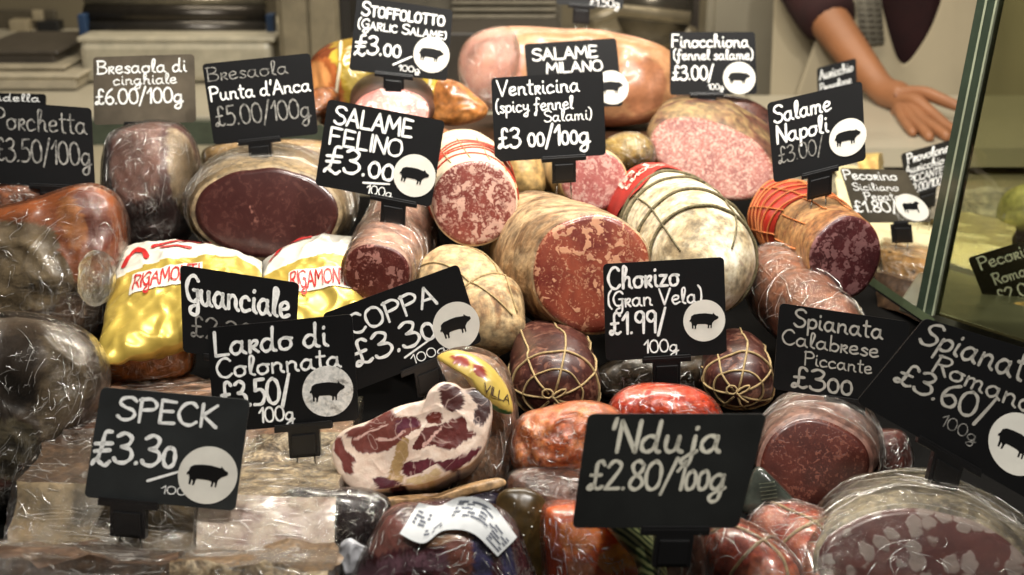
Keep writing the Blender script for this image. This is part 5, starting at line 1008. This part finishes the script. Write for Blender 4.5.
sign('black card reading Salame Milano, overlapped by the Ventricina card', [(524, 44), (616, 38), (623, 106), (530, 110)], 1.40, [('SALAME', 0.08, 0.26, 0.78, 0.17), ('MILANO', 0.22, 0.46, 0.82, 0.15)], (0.9, 0.72, 0.25, 'pig'), None)
sign('black card reading Ventricina spicy fennel salami', [(491, 78), (603, 71), (606, 155), (495, 162)], 1.12, [('Ventricina', 0.05, 0.22, 0.78, 0.18), ('(spicy fennel', 0.03, 0.42, 0.72, 0.15), ('Salami)', 0.46, 0.56, 0.88, 0.13), ('£3 **/1**g', 0.04, 0.84, 0.86, 0.23)], None, 0.62)
sign('black card reading Finocchiona fennel salame', [(670, 32), (755, 32), (757, 94), (670, 95)], 1.42, [('Finocchiona', 0.02, 0.24, 0.92, 0.20), ('(fennel salame)', 0.04, 0.44, 0.96, 0.16), ('£3.00/', 0.03, 0.76, 0.5, 0.22), ('100g', 0.44, 0.92, 0.62, 0.09)], (0.80, 0.74, 0.26, 'pig'), 0.42)
sign('small black card cut off by the top edge above the cooked ham', [(560, -50), (626, -48), (623, 9), (556, 4)], 1.60, [('£1.50g', 0.5, 0.98, 0.95, 0.14)], None, 0.38)
sign('black card reading Salame Napoli', [(767, 103), (862, 81), (866, 160), (774, 183)], 1.10, [('Salame', 0.06, 0.27, 0.66, 0.21), ('Napoli', 0.07, 0.53, 0.62, 0.22), ('£3.00/', 0.07, 0.78, 0.55, 0.2, True)], (0.82, 0.66, 0.235, 'pig'), 0.5, yaw=-8)
sign('small black card peeping above the Salame Napoli card in front of the forearm', [(817, 68), (856, 58), (857, 84), (818, 96)], 1.70, [('Auricchio', 0.06, 0.45, 0.9, 0.34), ('Provolone', 0.06, 0.9, 0.85, 0.3)], None, 0.5, pinl=0.12)
sign('card with grey brown haze in its colour, reading Pecorino Siciliano Pepato with a sheep', [(840, 168), (906, 170), (932, 222), (857, 223)], 1.36, [('Pecorino', 0.02, 0.2, 0.80, 0.17), ('Siciliano', 0.1, 0.40, 0.75, 0.13), ('Pepato', 0.22, 0.58, 0.72, 0.14), ('£1.80/', 0.02, 0.80, 0.62, 0.2), ('100g', 0.55, 0.95, 0.8, 0.14, True)], (0.82, 0.72, 0.26, 'sheep'), 0.58, col=(70, 64, 52), clipw=0.5)  # reflected haze mixed into this card's base colour too
sign('black card reading Provolone Piccante below the hand', [(901, 154), (954, 139), (946, 184), (908, 196)], 1.50, [('Provolone', 0.1, 0.26, 0.93, 0.22), ('Auricchio', 0.04, 0.5, 0.85, 0.19), ('PICCANTE', 0.08, 0.72, 0.86, 0.16), ('£2.00/100g', 0.04, 0.97, 0.98, 0.2)], None, 0.5, col=(30, 28, 24))
sign('black card reading Pecorino Romano behind the glass at the right edge', [(968, 258), (1040, 236), (1062, 290), (990, 312)], 1.24, [('Pecorino', 0.1, 0.26, 0.95, 0.22), ('Romano', 0.2, 0.58, 0.85, 0.2), ('£2.00/', 0.15, 0.9, 0.8, 0.22)], None, 0.5, col=(40, 38, 32))
sign('black card reading Guanciale, lower half behind the Lardo card', [(180, 265), (299, 283), (294, 368), (183, 352)], 0.99, [('Guanciale', 0.05, 0.42, 0.93, 0.32), ('£2.30/', 0.08, 0.80, 0.72, 0.24, True)], None, 0.4, pw=1.3)
sign('black card reading Lardo di Colonnata with scuffed pig badge', [(207, 328), (352, 314), (359, 420), (214, 433)], 0.86, [('Lardo di', 0.04, 0.27, 0.82, 0.22), ('Colonnata', 0.05, 0.48, 0.90, 0.18), ('£3.50/', 0.06, 0.77, 0.54, 0.24), ('100g', 0.32, 0.94, 0.56, 0.14)], (0.80, 0.70, 0.24, 'pig'), 0.62, wear=True, pw=1.35)
sign('tilted black card reading Coppa', [(322, 314), (458, 264), (482, 342), (352, 392)], 0.92, [('COPPA', 0.14, 0.36, 0.78, 0.23), ('£3.3*', 0.10, 0.74, 0.70, 0.30), ('100g', 0.48, 0.95, 0.74, 0.11), ('_', 0.44, 0.84, 0.70, 0.72)], (0.86, 0.70, 0.29, 'pig'), 0.58)
sign('charcoal card reading Speck, largest at the lower left', [(101, 387), (250, 400), (235, 511), (84, 497)], 0.76, [('SPECK', 0.14, 0.27, 0.80, 0.20), ('$3.3*', 0.02, 0.66, 0.56, 0.27), ('100', 0.5, 0.90, 0.66, 0.07), ('_', 0.40, 0.80, 0.62, 0.68)], (0.79, 0.70, 0.26, 'pig'), 0.30, col=(40, 42, 42), pw=1.3)
sign('large black card reading Nduja at the front', [(588, 414), (767, 414), (738, 528), (572, 528)], 0.70, [("'Nduja", 0.15, 0.33, 0.78, 0.27), ('£2.80/1**g', 0.06, 0.66, 0.86, 0.25)], None, 0.62, col=(28, 29, 28), pinl=0.02, chalk=plain('cream_chalk', (196, 192, 176), 0.7))
sign('black card reading Chorizo Gran Vela', [(603, 264), (724, 257), (727, 354), (606, 361)], 0.98, [('Chorizo', 0.04, 0.26, 0.62, 0.22), ('(Gran Vela)', 0.03, 0.45, 0.80, 0.16), ('£1.99/', 0.04, 0.73, 0.50, 0.22), ('100g', 0.32, 0.94, 0.60, 0.13)], (0.82, 0.64, 0.215, 'pig'), 0.5)
sign('black card reading Spianata Calabrese Piccante', [(780, 303), (910, 322), (902, 408), (773, 389)], 0.93, [('Spianata', 0.12, 0.24, 0.80, 0.20), ('Calabrese', 0.04, 0.46, 0.78, 0.17), ('Piccante', 0.22, 0.66, 0.74, 0.15), ('£3**', 0.14, 0.94, 0.60, 0.24)], None, 0.6, pinl=0.02, chalk=plain('grey_chalk', (170, 166, 156), 0.75))
sign('large steeply tilted black card reading Spianata Romana with pig badge', [(925, 318), (1072, 362), (1040, 506), (856, 402)], 0.80, [('Spianata', 0.06, 0.24, 0.84, 0.21), ('Romana', 0.22, 0.44, 0.84, 0.16), ('£3.60/', 0.08, 0.66, 0.62, 0.20), ('100g', 0.40, 0.82, 0.6, 0.1, True)], (0.80, 0.68, 0.22, 'pig'), 0.5, chalk=MC['grey_chalk'], pw=1.2)
